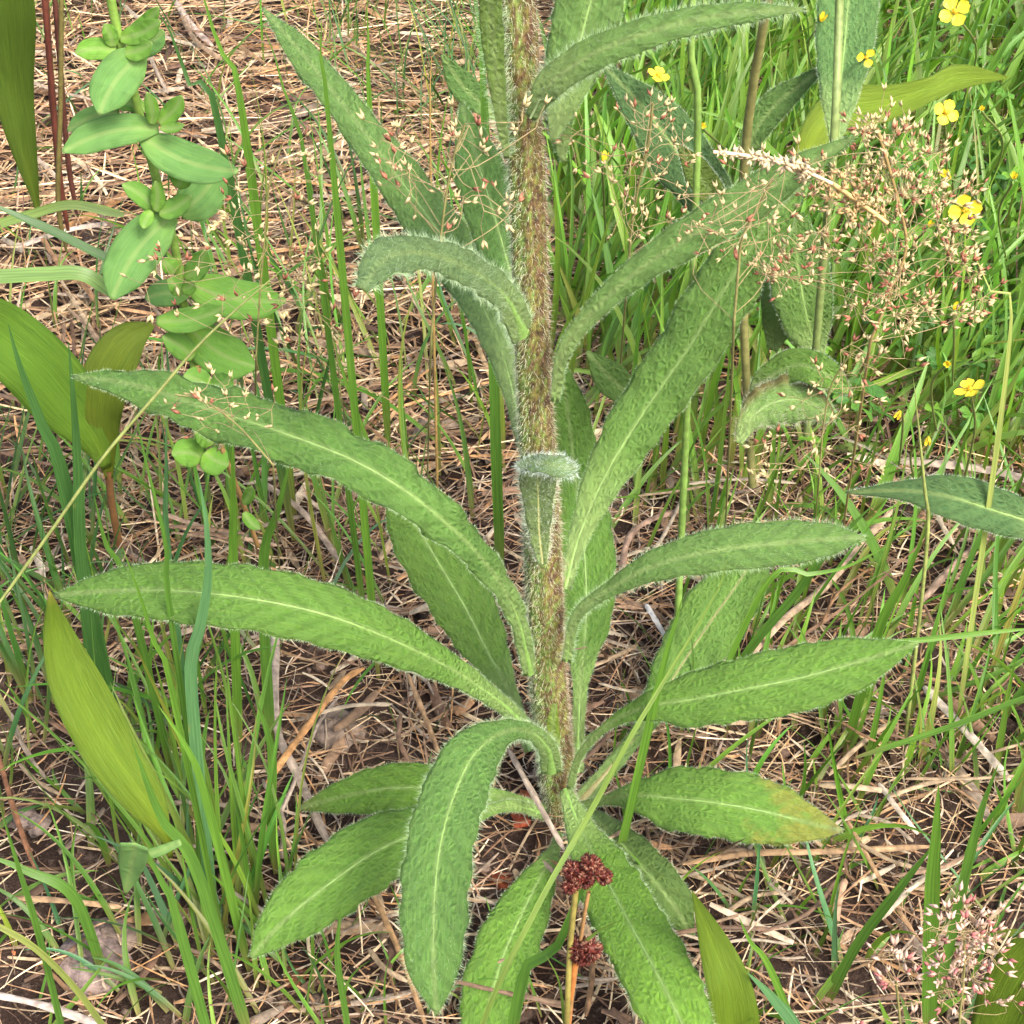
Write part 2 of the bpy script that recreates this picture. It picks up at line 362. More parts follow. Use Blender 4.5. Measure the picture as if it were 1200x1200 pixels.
# ------------------------------------------------------------------ ground
def ghf(x, y):
    return 0.0022 * np.sin(x * 61 + 1.3) * np.sin(y * 47 + 0.4) + 0.0016 * np.sin(x * 143 + y * 91) + 0.0010 * np.sin(x * 311 - y * 277 + 2) - 0.001
a_ = np.linspace(-0.55, 0.55, 300); out_ = 0.55 + np.geomspace(0.02, 45, 26)
ax = np.r_[-out_[::-1], a_, out_]; ay = ax + 0.15
gx, gy = np.meshgrid(ax, ay, indexing='ij'); rr = np.hypot(gx, gy - 0.15)
gz = ghf(gx, gy) + np.where(rr < 0.8, 1, 0) * (rng.random(gx.shape) - 0.5) * 0.0016
mb = MB(); mb.add(np.stack([gx, gy, gz], -1), gridq(len(ax), len(ay))[:, ::-1], None, (1, 1, 1))
single('ground', mb, M_SOIL, (0, 0, 0), kind='structure')

# ------------------------------------------------------------------ litter
PAL = np.array([1.12, 1.21, 1.10]) * np.array([(0.36, 0.245, 0.165), (0.29, 0.185, 0.125), (0.24, 0.145, 0.10), (0.20, 0.115, 0.08), (0.15, 0.085, 0.06), (0.34, 0.25, 0.20), (0.44, 0.34, 0.27), (0.10, 0.055, 0.04), (0.29, 0.155, 0.085), (0.23, 0.165, 0.135)])
def straw_batch(mb, X, Y, Z, head, ln, hw, curv, tilt, col, segs=6):
    n = len(X); s = np.linspace(-0.5, 0.5, segs + 1)
    h = head[:, None] + curv[:, None] * s[None]
    dx = np.cos(h) * ln[:, None] / segs; dy = np.sin(h) * ln[:, None] / segs
    cx = np.cumsum(dx, 1); cy = np.cumsum(dy, 1); cx -= cx.mean(1, keepdims=True); cy -= cy.mean(1, keepdims=True)
    z = Z[:, None] + tilt[:, None] * s[None] * ln[:, None] + (0.25 - s[None] ** 2) * ln[:, None] * 0.03 * rng.normal(size=(n, 1))
    z = np.maximum(z, ghf(X[:, None] + cx, Y[:, None] + cy) + 0.0004)
    C = np.stack([X[:, None] + cx, Y[:, None] + cy, z], -1)
    tap = np.clip(1.15 - np.abs(s) * 1.2, 0.3, 1)[None] * hw[:, None]
    Sd = np.stack([-np.sin(h), np.cos(h), rng.normal(size=(n, 1)) * 0.5 + 0 * h], -1)
    Lf = C - Sd * tap[..., None]; Rt = C + Sd * tap[..., None]; Md = C + UP * tap[..., None] * 0.9
    V = np.stack([Lf, Md, Rt], 2)                                             # n, segs+1, 3, 3
    q = gridq(segs + 1, 3)[:, ::-1]; Q = (q[None] + (np.arange(n) * (segs + 1) * 3)[:, None, None]).reshape(-1, 4)
    mb.add(V, Q, None, np.repeat(col, (segs + 1) * 3, axis=0))
def litter_density(px, py):
    """how thickly the straw lies, by place"""
    d = np.full(px.shape, 0.95)
    d = np.where((px < 330) & (py > 780), 0.28, d)
    d = np.where((px > 330) & (px < 480) & (py > 780) & (py < 960), 0.55, d)
    d = np.where((px > 450) & (px < 680) & (py > 930), 0.6, d)
    d = np.where((px < 600) & (py < 640), 1.0, d)
    return d
def scatter(n, xr=(-0.5, 0.5), yr=(-0.28, 0.95)):
    return rng.uniform(*xr, n), rng.uniform(*yr, n)
def in_view(X, Y, m=120):
    w = (np.stack([X, Y, 0 * X], 1) - CAM); d = w @ VD; px = 600 + FPX * (w @ VR) / d; py = 600 - FPX * (w @ VU) / d
    return px, py, (px > -m) & (px < 1200 + m) & (py > -m) & (py < 1200 + m) & (d > 0)
def litter(n, lr, wr, zmax, bright):
    mb = MB(); X, Y = scatter(n); px, py, ok = in_view(X, Y, 400)
    k = ok & (rng.random(n) < litter_density(px, py)); X, Y, px, py = X[k], Y[k], px[k], py[k]; m = len(X)
    col = PAL[rng.integers(0, len(PAL), m)] * rng.uniform(0.5, 1.3, (m, 1)) * bright * np.array([1.12, 1.06, 0.92])
    head = rng.normal(0.15, 0.75, m) + np.where(rng.random(m) < 0.3, 1.6, 0)
    near = np.where((py > 560) | (px > 700), 0.62, 1.0)
    straw_batch(mb, X, Y, ghf(X, Y) + rng.random(m) ** 1.3 * zmax, head, rng.uniform(*lr, m) * near, rng.uniform(*wr, m) * near, rng.normal(0, 0.16, m) / near ** 2, rng.normal(0, 0.05, m), col)
    return mb
mb = litter(11000, (0.02, 0.07), (0.00035, 0.0009), 0.005, 0.8)
single('straw_litter', mb, M_STRAW, (0, 0.3, 0), kind='stuff', label='matted layer of dry brown grass straw covering the soil', cat='straw litter')
mb = litter(36000, (0.012, 0.055), (0.00016, 0.00045), 0.009, 1.1)
single('fine_litter', mb, M_STRAW, (0, 0.3, 0), kind='stuff', label='thin pale dead grass fibres tangled on top of the brown straw', cat='plant debris')
mb = MB(); X, Y = scatter(7000); px, py, ok = in_view(X, Y, 200); k = ok & (rng.random(7000) < 0.8 * litter_density(px, py)); X, Y = X[k], Y[k]; m = len(X)
straw_batch(mb, X, Y, ghf(X, Y) + rng.random(m) * 0.006, rng.normal(0.2, 0.9, m), rng.uniform(0.005, 0.022, m), rng.uniform(0.0006, 0.0016, m), rng.normal(0, 0.3, m), rng.normal(0, 0.15, m), PAL[rng.integers(0, len(PAL), m)] * rng.uniform(0.4, 1.1, (m, 1)), 3)
X, Y = scatter(100000); px, py, ok = in_view(X, Y, 120); k = ok & ((py > 560) | (px > 640)) & ~((px < 250) & (py > 900) & (rng.random(100000) < 0.5)); X, Y = X[k], Y[k]; m = len(X)
straw_batch(mb, X, Y, ghf(X, Y) + rng.random(m) * 0.006, rng.uniform(0, 6.28, m), rng.uniform(0.004, 0.018, m), rng.uniform(0.0001, 0.00036, m), rng.normal(0, 0.6, m), rng.normal(0, 0.12, m), PAL[rng.integers(0, len(PAL), m)] * rng.uniform(0.5, 1.35, (m, 1)), 3)
single('root_fibres', mb, M_STRAW, (0, 0.3, 0), kind='stuff', label='hair fine roots and broken fibres strewn over the dark soil', cat='plant debris')

def rock_mesh(c, r, col, squash=0.6, seed=0, n=10):
    rr_ = np.random.default_rng(seed); th = np.linspace(0, 2 * np.pi, n, endpoint=False); ph = np.linspace(0.12, math.pi - 0.12, 7)
    P, TH = np.meshgrid(ph, th, indexing='ij'); D = np.stack([np.sin(P) * np.cos(TH), np.sin(P) * np.sin(TH), np.cos(P)], -1)
    f = 1 + sum(0.16 * np.sin(D @ (rr_.normal(size=3) * k) + rr_.random() * 6) for k in (2, 4, 9)) + rr_.normal(size=P.shape) * 0.04
    V = np.asarray(c) + D * f[..., None] * np.asarray(r) * np.array([1, 1, squash])
    i, j = np.meshgrid(np.arange(6), np.arange(n), indexing='ij'); j2 = (j + 1) % n
    Q = np.stack([i * n + j, (i + 1) * n + j, (i + 1) * n + j2, i * n + j2], -1).reshape(-1, 4)
    top = np.arange(n); bot = 6 * n + np.arange(n)
    T = [[top[0], top[k], top[k + 1]] for k in range(1, n - 1)] + [[bot[0], bot[k + 1], bot[k]] for k in range(1, n - 1)]
    return V.reshape(-1, 3), Q, T
mb = MB()                                                                      # soil crumbs
X, Y = scatter(5200); px, py, ok = in_view(X, Y, 200); k = ok & ((py > 600) | (rng.random(len(X)) < 0.2)); X, Y = X[k], Y[k]
CR = [rock_mesh((0, 0, 0), (1, 1, 1), None, 0.7, s, 6) for s in range(5)]
for x, y in zip(X, Y):
    V, Q, T = CR[random.randrange(5)]; r = random.uniform(0.0006, 0.0026) ; a = random.random() * 6.28
    Rm = np.array([[math.cos(a), -math.sin(a), 0], [math.sin(a), math.cos(a), 0], [0, 0, 1]])
    b = random.choice([(0.05, 0.032, 0.024), (0.09, 0.06, 0.045), (0.16, 0.115, 0.09), (0.03, 0.02, 0.015)])
    mb.add(V @ Rm.T * r + np.array([x, y, float(ghf(x, y))]), Q, T, b)
single('soil_crumbs', mb, M_STONE, (0, 0.3, 0), kind='stuff', label='small dark brown crumbs of bare soil between the straw', cat='soil')

def stone(px, py, r, col, label, cat='stone', name='stone', squash=0.6, seed=1):
    c = atZ(px, py, 0.001); c[2] = -0.15 * r
    V, Q, T = rock_mesh(c, (r, r, r), None, squash, seed, 14); mb = MB(); mb.add(V, Q, T, col); single(name, mb, M_STONE, c, label, cat)
stone(103, 1122, 0.0095, (0.20, 0.15, 0.135), 'pale pinkish grey lump of stone half sunk in dark soil in the lower left', seed=3, squash=0.45)
stone(135, 1090, 0.0055, (0.16, 0.12, 0.10), 'small grey brown stone just above the pale pinkish lump', seed=5, squash=0.5)
stone(398, 850, 0.0075, (0.19, 0.145, 0.115), 'beige clod beside the orange straw left of the hairy plant', 'clod', 'soil_clod', 0.5, 8)
stone(25, 955, 0.004, (0.17, 0.13, 0.115), 'small grey pebble on bare soil at the left edge', seed=9)
stone(42, 962, 0.0035, (0.18, 0.14, 0.12), 'smallest grey pebble right of another at the left edge', seed=11)
stone(586, 1028, 0.0030, (0.24, 0.065, 0.03), 'orange red chip of bark on soil below the plant base', 'bark chip', 'bark_chip', 0.5, 12)
stone(617, 930, 0.0024, (0.28, 0.09, 0.04), 'orange bark chip between the two lower left leaf stalks', 'bark chip', 'bark_chip', 0.5, 13)
stone(611, 957, 0.0025, (0.40, 0.10, 0.05), 'dark red bark chip just under the lower left leaf stalk', 'bark chip', 'bark_chip', 0.5, 14)
stone(12, 1112, 0.0030, (0.50, 0.15, 0.06), 'round orange bark chip near the left edge of the soil', 'bark chip', 'bark_chip', 0.6, 15)
stone(345, 1140, 0.0032, (0.13, 0.05, 0.025), 'flat dark orange bark flake below the tip of the lower left leaf', 'bark chip', 'bark_chip', 0.3, 16)

def big_straw(pts, hwpx, col, label, z=0.008, name='dry_straw', cat='straw', group=None):
    P = np.array([atZ(px, py, z + 0.0015 * math.sin(i * 1.7)) for i, (px, py) in enumerate(pts)]); C = catmull(P, 14); n = 14
    T = nrm(np.gradient(C, axis=0)); W = nrm(np.cross(T, UP)); d = (C - CAM) @ VD; hw = hwpx * d / FPX * np.r_[0.5, np.ones(n - 2), 0.4] * (1 + 0.08 * rng.normal(size=n))
    v = np.array([-1, -0.45, 0.45, 1]); zz = np.array([0, 0.7, 0.7, 0])
    V = C[:, None] + W[:, None] * (hw[:, None] * v)[..., None] + UP * (hw[:, None] * zz)[..., None]
    c = np.asarray(col) * 0.54 * (1 + 0.18 * rng.normal(size=(n, 4, 1)))
    mb = MB(); mb.add(V, gridq(n, 4), None, np.clip(c, 0.02, 0.8), None)
    return single(name, mb, M_STRAW, C[0], label, cat, group)
TAN = (0.47, 0.30, 0.16); GREY = (0.42, 0.34, 0.27); PALE = (0.62, 0.53, 0.42); ORG_ = (0.52, 0.28, 0.11)
big_straw([(322, 735), (324, 850), (350, 910), (386, 992)], 5.5, GREY, 'flat grey beige straw bending down beside the dark soil left of the plant', 0.010)
big_straw([(312, 918), (350, 865), (400, 800), (427, 783)], 4.5, ORG_, 'stiff orange straw lying diagonally across the grey beige one', 0.013)
big_straw([(326, 960), (350, 905), (372, 850), (398, 815)], 2.5, GREY, 'thin beige straw running beside the stiff orange straw')
big_straw([(478, 790), (498, 840), (517, 890)], 3.2, TAN, 'short tan straw above the leaf that arches toward the viewer')
big_straw([(757, 708), (772, 733), (786, 757)], 3.2, (0.75, 0.72, 0.66), 'short bone white twig under the narrow leaf on the right', 0.016)
big_straw([(800, 1012), (880, 1000), (960, 998), (1092, 992)], 4.5, TAN, 'long horizontal tan stalk below the leaf with the yellowed tip', 0.010)
big_straw([(1083, 805), (1140, 865), (1184, 915)], 5.5, PALE, 'broad pale straw slanting down toward the right edge', 0.012)
big_straw([(960, 920), (1000, 922), (1045, 928)], 4.2, (0.55, 0.42, 0.27), 'short pale stalk piece right of the yellow tipped leaf')
big_straw([(1030, 918), (1052, 948), (1076, 978)], 3.6, PALE, 'bleached straw dropping from the short pale stalk piece')
big_straw([(988, 953), (1012, 995), (1040, 1045), (1072, 1095)], 3.0, TAN, 'long thin tan straw crossing below the horizontal stalk')
big_straw([(-20, 1163), (50, 1178), (125, 1204)], 5.0, (0.60, 0.50, 0.43), 'whitish flat straw lying across the lower left corner')
big_straw([(20, 1052), (80, 1056), (143, 1063)], 4.0, (0.55, 0.36, 0.20), 'pale orange straw piece pointing at the small folded leaf')
big_straw([(-10, 860), (20, 960), (42, 1020)], 3.0, (0.30, 0.14, 0.07), 'red brown stalk lying on soil by the left edge')
big_straw([(436, 1045), (470, 1120), (500, 1205)], 3.2, (0.44, 0.27, 0.13), 'tan straw running down under the arching front leaf')
big_straw([(596, 878), (630, 940), (662, 997)], 3.6, GREY, 'grey straw leaning over the base of the hairy plant', 0.022)
big_straw([(727, 680), (737, 630), (765, 608), (805, 597)], 4.0, (0.36, 0.24, 0.17), 'curved grey brown stalk between two right hand leaves', 0.012)
big_straw([(880, 768), (917, 727), (967, 687), (1013, 633), (1047, 597)], 5.0, (0.52, 0.38, 0.25), 'long tan straw leaning behind the narrow right hand leaf', 0.012)
big_straw([(1050, 540), (1110, 545), (1167, 553), (1215, 566)], 6.0, GREY, 'thick grey brown stalk lying above the right edge leaf', 0.010)
big_straw([(205, 0), (225, 30), (250, 55)], 4.0, (0.58, 0.45, 0.36), 'wide bleached straw near the top left herb')
big_straw([(440, 235), (495, 205), (560, 188)], 4.2, TAN, 'tan straw behind the short leaf left of the stem')
big_straw([(20, 290), (80, 270), (130, 262)], 4.0, (0.52, 0.42, 0.34), 'pale straw lying between two arched grass blades')
big_straw([(300, 560), (355, 600), (400, 660)], 4.0, (0.50, 0.38, 0.28), 'tan straw between the two long left hand leaves')
big_straw([(185, 600), (260, 625), (330, 640)], 3.6, (0.46, 0.32, 0.22), 'brownish straw right above the horizontal left hand leaf')
big_straw([(700, 1085), (740, 1075), (790, 1055)], 4.6, GREY, 'short grey straw behind the lower red seed head', 0.01)
big_straw([(1080, 705), (1120, 660), (1165, 622)], 4.4, (0.45, 0.31, 0.22), 'tan straw beneath the leaf at the right edge')
# further single straws on top of the litter
zones = [('top left litter', (20, 540), (30, 420), 34), ('litter between the left leaves', (20, 440), (440, 660), 18), ('soil under the left leaves', (20, 470), (800, 1180), 16),
         ('litter right of the stem', (690, 1180), (520, 900), 30), ('lower right litter', (700, 1180), (900, 1190), 34), ('litter below the plant', (380, 700), (1020, 1190), 14)]
for zn, xr, yr, n in zones:
    for i in range(n):
        px = random.uniform(*xr); py = random.uniform(*yr); a = random.gauss(0.1, 0.6) + (1.3 if random.random() < 0.25 else 0); l = random.uniform(22, 75); b = random.uniform(-0.25, 0.25)
        p = [(px - l * math.cos(a - b), py - 0.7 * l * math.sin(a - b)), (px, py), (px + l * math.cos(a + b), py + 0.7 * l * math.sin(a + b))]
        c = PAL[random.choice([0, 1, 5, 6, 8, 2, 3])] * random.uniform(0.85, 1.15)
        cw = 'pale' if c[0] > 0.33 else ('tan' if c[0] > 0.27 else 'brown'); slope = math.degrees(math.atan2(math.sin(a) * 0.7, math.cos(a)))
        ow = 'lying almost level' if abs(slope) < 12 else ('slanting down to the right' if 0 < slope < 55 else ('rising to the right' if -55 < slope < 0 else 'pointing up the picture'))
        big_straw(p, random.uniform(1.8, 3.4), c, ('short ' if l < 40 else 'long ') + cw + ' loose straw ' + ow + ' on the ' + zn, random.uniform(0.006, 0.013), group='loose straws on the ' + zn)

# ------------------------------------------------------------------ grass
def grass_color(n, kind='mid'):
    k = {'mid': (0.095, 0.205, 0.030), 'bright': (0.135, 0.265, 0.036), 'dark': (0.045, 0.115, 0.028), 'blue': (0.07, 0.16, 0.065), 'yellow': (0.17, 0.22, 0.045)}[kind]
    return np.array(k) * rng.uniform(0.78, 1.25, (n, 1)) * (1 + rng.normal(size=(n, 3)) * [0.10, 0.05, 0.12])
def blades(root, head, ln, lean, curve, hw, col, segs=9, twist=None, basecol=(0.22, 0.20, 0.07)):
    """n grass blades as arrays: verts (n, segs+1, 3, 3), colours, coordinates"""
    n = len(root); s = np.linspace(0, 1, segs + 1)
    th = lean[:, None] + curve[:, None] * s[None] ** 1.6
    hd = head[:, None] + (rng.normal(size=(n, 1)) * 0.25) * s[None] ** 2
    ds = (ln / segs)[:, None]
    H = np.c_[np.zeros(n), np.cumsum(np.sin(th[:, :-1]) * ds, 1)]; Z = np.c_[np.zeros(n), np.cumsum(np.cos(th[:, :-1]) * ds, 1)]
    P = root[:, None] + np.stack([H * np.cos(hd), H * np.sin(hd), Z], -1)
    T = nrm(np.gradient(P, axis=1)); side = np.stack([-np.sin(hd), np.cos(hd), 0 * hd], -1)
    tw = (rng.uniform(-1.4, 1.4, n) if twist is None else twist)[:, None] * (0.4 + s[None])
    Nn = np.cross(T, side); side = side * np.cos(tw)[..., None] + Nn * np.sin(tw)[..., None]; Nn = nrm(np.cross(T, side))
    w = hw[:, None] * (np.clip(1 - s, 0, 1) ** 0.6 * (0.55 + 0.45 * np.clip(s * 4, 0, 1)))[None]
    w[:, -1] = 0.00003
    V = np.stack([P - side * w[..., None] + Nn * w[..., None] * 0.30, P, P + side * w[..., None] + Nn * w[..., None] * 0.30], 2)
    t = np.clip(1 - s * 3.5, 0, 1)[None, :, None]
    c = col[:, None] * (1 - t) + np.array(basecol) * t
    c = np.repeat(c[:, :, None], 3, 2)
    lf = np.stack([np.broadcast_to(s * 1.0, (n, segs + 1)) * ln[:, None] + rng.random((n, 1)) * 3, 0 * H, 0 * H], -1)[:, :, None].repeat(3, 2)
    lf[:, :, 0, 1] = -w; lf[:, :, 2, 1] = w
    return V, c, lf
def add_blades(mb, V, c, lf):
    n, a = V.shape[:2]; q = gridq(a, 3); Q = (q[None] + (np.arange(n) * a * 3)[:, None, None]).reshape(-1, 4)
    mb.add(V, Q, None, c, lf)

def meadow(n, fn, seed):
    """background grass: roots chosen by a density over the ground"""
    global rng
    rng = np.random.default_rng(seed)
    X, Y = scatter(n, (-0.55, 0.55), (-0.25, 1.0)); px, py, ok = in_view(X, Y, 260)
    d, lo, hi, w, head = fn(px, py); k = ok & (rng.random(n) < d)
    # leave the ground in front of the main plant open
    X, Y, px, py, lo, hi, w, head = (v[k] for v in (X, Y, px, py, lo, hi, w, head)); m = len(X)
    return np.stack([X, Y, ghf(X, Y) - 0.001], 1), lo + (hi - lo) * rng.random(m), w * rng.uniform(0.6, 1.3, m), head, m, px, py
def dens_main(px, py):
    d = np.full(px.shape, 0.10); lo = np.full(px.shape, 0.02); hi = np.full(px.shape, 0.07); w = np.full(px.shape, 0.0007); head = rng.uniform(0, 6.28, px.shape)
    def setz(m, D, a, b, W=None):
        d[m] = D; lo[m] = a; hi[m] = b
        if W: w[m] = W
    setz((px < 600) & (py < 420), 0.16, 0.02, 0.07, 0.0007)
    setz((px > 230) & (px < 600) & (py > 250) & (py < 640), 0.27, 0.03, 0.085, 0.0009)
    setz((px > 380) & (px < 600) & (py < 130), 0.7, 0.03, 0.08, 0.0005)
    setz((px > 640) & (py < 560), 0.75, 0.03, 0.09, 0.0015)
    setz((px > 1000) & (py < 420), 0.9, 0.02, 0.06, 0.0014)
    setz((px > 700) & (py > 560) & (py < 780), 0.5, 0.02, 0.06, 0.0010)
    setz((px > 860) & (py > 780), 0.62, 0.012, 0.052, 0.0010)
    setz((px < 330) & (py > 470), 0.42, 0.025, 0.07, 0.0009)
    setz((px < 330) & (py > 900), 0.30, 0.015, 0.045, 0.0009)
    setz((px > 330) & (px < 860) & (py > 800), 0.13, 0.008, 0.028, 0.0007)
    setz((px > 330) & (px < 600) & (py > 1080), 0.25, 0.012, 0.030, 0.0008)
    setz((px > 560) & (px < 720) & (py > 640) & (py < 1200), 0.02, 0.01, 0.02, 0.0007)
    d[(py > 1200)] *= 0.25; hi[py > 1200] = 0.03
    head = np.where(px > 640, np.where(rng.random(px.shape) < 0.7, rng.normal(0.6, 0.7, px.shape), head), np.where(rng.random(px.shape) < 0.5, rng.normal(2.0, 0.8, px.shape), head))
    return d, lo, hi, w, head
root, ln, w, head, m, px, py = meadow(26000, dens_main, 21)
kind = rng.random(m)
col = grass_color(m, 'mid'); cb = grass_color(m, 'bright'); cd = grass_color(m, 'dark'); cbl = grass_color(m, 'blue'); cy = grass_color(m, 'yellow')
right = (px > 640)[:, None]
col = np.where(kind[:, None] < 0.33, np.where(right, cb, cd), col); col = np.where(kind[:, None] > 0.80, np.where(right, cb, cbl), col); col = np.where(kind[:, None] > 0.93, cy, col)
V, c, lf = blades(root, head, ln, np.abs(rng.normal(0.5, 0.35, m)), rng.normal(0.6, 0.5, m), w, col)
# nothing of this grass may stand through the main stem's front
X, Y = scatter(9000, (0.0, 0.6), (0.02, 1.0)); px, py, ok = in_view(X, Y, 260)
k = ok & (rng.random(9000) < np.where((px > 650) & (py < 470), np.where(px > 1030, 0.30, 0.55), np.where((px > 800) & (py < 900), 0.07, 0.0)))
X, Y, py = X[k], Y[k], py[k]; m2 = len(X); hl_ = np.where(py < 470, 1.0, 0.75)
c2 = np.where(rng.random((m2, 1)) < 0.5, grass_color(m2, 'bright'), grass_color(m2, 'mid'))
V2, cc2, lf2 = blades(np.stack([X, Y, ghf(X, Y) - 0.001], 1), rng.normal(0.8, 1.0, m2), rng.uniform(0.05, 0.10, m2) * hl_, np.abs(rng.normal(0.35, 0.2, m2)), rng.normal(0.5, 0.4, m2), rng.uniform(0.0012, 0.0026, m2), c2, twist=rng.uniform(-0.8, 0.8, m2))
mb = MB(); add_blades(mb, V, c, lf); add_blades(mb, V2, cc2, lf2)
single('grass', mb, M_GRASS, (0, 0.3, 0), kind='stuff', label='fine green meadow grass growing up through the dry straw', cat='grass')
# dry upright blades
X, Y = scatter(1300); px, py, ok = in_view(X, Y, 200); k = ok & ((py < 800) | (px > 800)); X, Y = X[k], Y[k]; m = len(X)
V, c, lf = blades(np.stack([X, Y, ghf(X, Y)], 1), rng.uniform(0, 6.28, m), rng.uniform(0.02, 0.07, m), rng.uniform(0.5, 1.25, m), rng.normal(0.3, 0.4, m), rng.uniform(0.0003, 0.0007, m), PAL[rng.integers(0, 9, m)] * 1.05, 6, basecol=(0.3, 0.2, 0.12))
mb = MB(); add_blades(mb, V, c, lf)
single('dead_grass', mb, M_STRAW, (0, 0.3, 0), kind='stuff', label='dead tan grass blades standing loosely among the green ones', cat='dead grass')
# ground further out, for other viewpoints
n = 7000; X, Y = rng.uniform(-1.6, 1.6, n), rng.uniform(-1.0, 2.6, n); _, _, ok = in_view(X, Y, 250); X, Y = X[~ok], Y[~ok]; m = len(X)
V, c, lf = blades(np.stack([X, Y, ghf(X, Y)], 1), rng.uniform(0, 6.28, m), rng.uniform(0.03, 0.09, m), np.abs(rng.normal(0.3, 0.25, m)), rng.normal(0.5, 0.4, m), rng.uniform(0.001, 0.0022, m), grass_color(m), 5)
ok2 = (X - CAM[0]) ** 2 + (Y - CAM[1]) ** 2 > 0.16 ** 2
mb = MB(); add_blades(mb, V[ok2], c[ok2], lf[ok2])
single('outer_grass', mb, M_GRASS, (0, 1, 0), kind='stuff', label='meadow grass continuing round the clearing beyond the picture edge', cat='grass')

def tuft(px, py, n, h, spread, lean, headc, hwm, kind, label, headspread=1.2, curve=0.5, lo=0.55):
    """a clump of grass as a thing, each blade a part"""
    b = atZ(px, py, 0.0); t = thing('grass_tuft', label, 'grass tuft', b)
    root = b + np.stack([rng.normal(0, spread, n), rng.normal(0, spread, n), np.full(n, -0.001)], 1)
    head = headc + rng.normal(0, headspread, n); m = n
    col = grass_color(n, kind); yl = grass_color(n, 'yellow'); col = np.where(rng.random((n, 1)) < 0.1, yl, col)
    V, c, lf = blades(root, head, 0.92 * h * rng.uniform(lo * 0.7, 1.1, n), np.abs(rng.normal(lean + 0.14, 0.28, n)), rng.normal(curve, 0.3, n), 0.85 * hwm * rng.uniform(0.5, 1.25, n), col, 10, twist=rng.uniform(-0.7, 0.7, n))
    for i in range(n):
        mb = MB(); add_blades(mb, V[i:i + 1], c[i:i + 1], lf[i:i + 1]); part('blade', mb, M_GRASS, t)
    return t
rng = np.random.default_rng(5)
tuft(285, 1075, 30, 0.085, 0.008, 0.15, 1.9, 0.0013, 'mid', 'dense bright tuft of upright grass left of the lower left hairy leaf', 0.9, 0.2)
tuft(215, 985, 14, 0.085, 0.010, 0.25, 2.2, 0.0014, 'mid', 'loose grass tuft rising beside the broad pale leaf', 0.8, 0.3)
tuft(200, 860, 14, 0.08, 0.011, 0.2, 1.6, 0.0013, 'mid', 'grass tuft standing below the horizontal left hand leaf', 0.9, 0.2)
tuft(235, 1150, 13, 0.055, 0.010, 0.45, 2.4, 0.0013, 'blue', 'spreading blue green tuft at the bottom beside the pale stone', 1.0)
tuft(90, 720, 15, 0.085, 0.012, 0.2, 1.9, 0.0014, 'dark', 'dark green tuft between the leaf tips at the left edge', 0.7, 0.3)
tuft(40, 830, 12, 0.07, 0.010, 0.3, 1.6, 0.0012, 'dark', 'dark sparse tuft behind the broad pale leaf at the left', 1.0)
tuft(250, 640, 12, 0.07, 0.012, 0.15, 1.5, 0.0013, 'mid', 'upright grass tuft between the two long left leaves', 0.8, 0.15)
tuft(450, 640, 16, 0.09, 0.014, 0.25, 2.2, 0.0013, 'mid', 'slanting grass tuft behind the long wavy left hand leaf', 0.5, 0.25)
tuft(560, 560, 15, 0.085, 0.014, 0.22, 2.2, 0.0013, 'mid', 'tuft of grass just left of the hairy stem', 0.6, 0.3)
tuft(400, 420, 14, 0.085, 0.016, 0.35, 2.2, 0.0011, 'mid', 'thin leaning tuft in the litter below the upper left leaf', 0.5, 0.3)
tuft(300, 330, 13, 0.09, 0.014, 0.25, 1.9, 0.0011, 'mid', 'thin grass tuft right of the oval leaved herb', 0.6, 0.25)
tuft(720, 400, 18, 0.085, 0.014, 0.12, 1.5, 0.0014, 'bright', 'bright tuft right of the stem under the rising leaf', 0.8, 0.25)
tuft(790, 560, 16, 0.08, 0.013, 0.2, 1.3, 0.0014, 'bright', 'bright grass tuft under the broad rising right leaf', 0.8, 0.3)
tuft(830, 620, 12, 0.07, 0.012, 0.15, 1.5, 0.0013, 'mid', 'grass tuft directly above the narrow right leaf', 0.8, 0.2)
tuft(920, 570, 18, 0.075, 0.016, 0.4, 0.5, 0.0013, 'bright', 'right leaning tuft below the grass flower cluster', 0.5, 0.3)
tuft(1050, 500, 16, 0.08, 0.018, 0.55, 0.4, 0.0013, 'mid', 'low leaning tuft left of the lowest open yellow flower', 0.4, 0.3)
tuft(1120, 330, 22, 0.08, 0.016, 0.5, 0.7, 0.0015, 'bright', 'lush tuft below the right hand yellow flowers', 0.6, 0.4)
tuft(1000, 690, 14, 0.065, 0.016, 0.45, 0.7, 0.0012, 'mid', 'sparse tuft just right of the narrow leaf tip', 0.6)
tuft(1130, 780, 16, 0.08, 0.016, 0.45, 0.9, 0.0013, 'mid', 'leaning tuft above the broad pale straw at the right', 0.5, 0.2)
tuft(930, 910, 20, 0.055, 0.018, 0.2, 1.2, 0.0014, 'mid', 'short broad bladed tuft under the big right hand leaf', 0.8, 0.2)
tuft(1060, 920, 14, 0.05, 0.014, 0.35, 1.0, 0.0012, 'mid', 'small tuft right of the yellow tipped leaf', 0.8)
tuft(1160, 1000, 16, 0.07, 0.014, 0.35, 1.2, 0.0012, 'mid', 'thin tuft above the pink grass flowers', 0.7)
tuft(1000, 1130, 12, 0.045, 0.016, 0.4, 0.9, 0.0011, 'blue', 'low bluish tuft left of the pink grass flowers', 1.2)
tuft(150, 1135, 12, 0.045, 0.012, 0.5, 2.6, 0.0011, 'mid', 'low tuft behind the pale pinkish stone leaning left', 0.9)
tuft(345, 1190, 14, 0.04, 0.012, 0.35, 1.8, 0.0010, 'bright', 'low bright tuft at the bottom edge under the lower left leaf tip', 1.1)
tuft(55, 1195, 10, 0.05, 0.012, 0.5, 2.0, 0.0010, 'mid', 'sparse low tuft at the very lower left corner', 1.1)
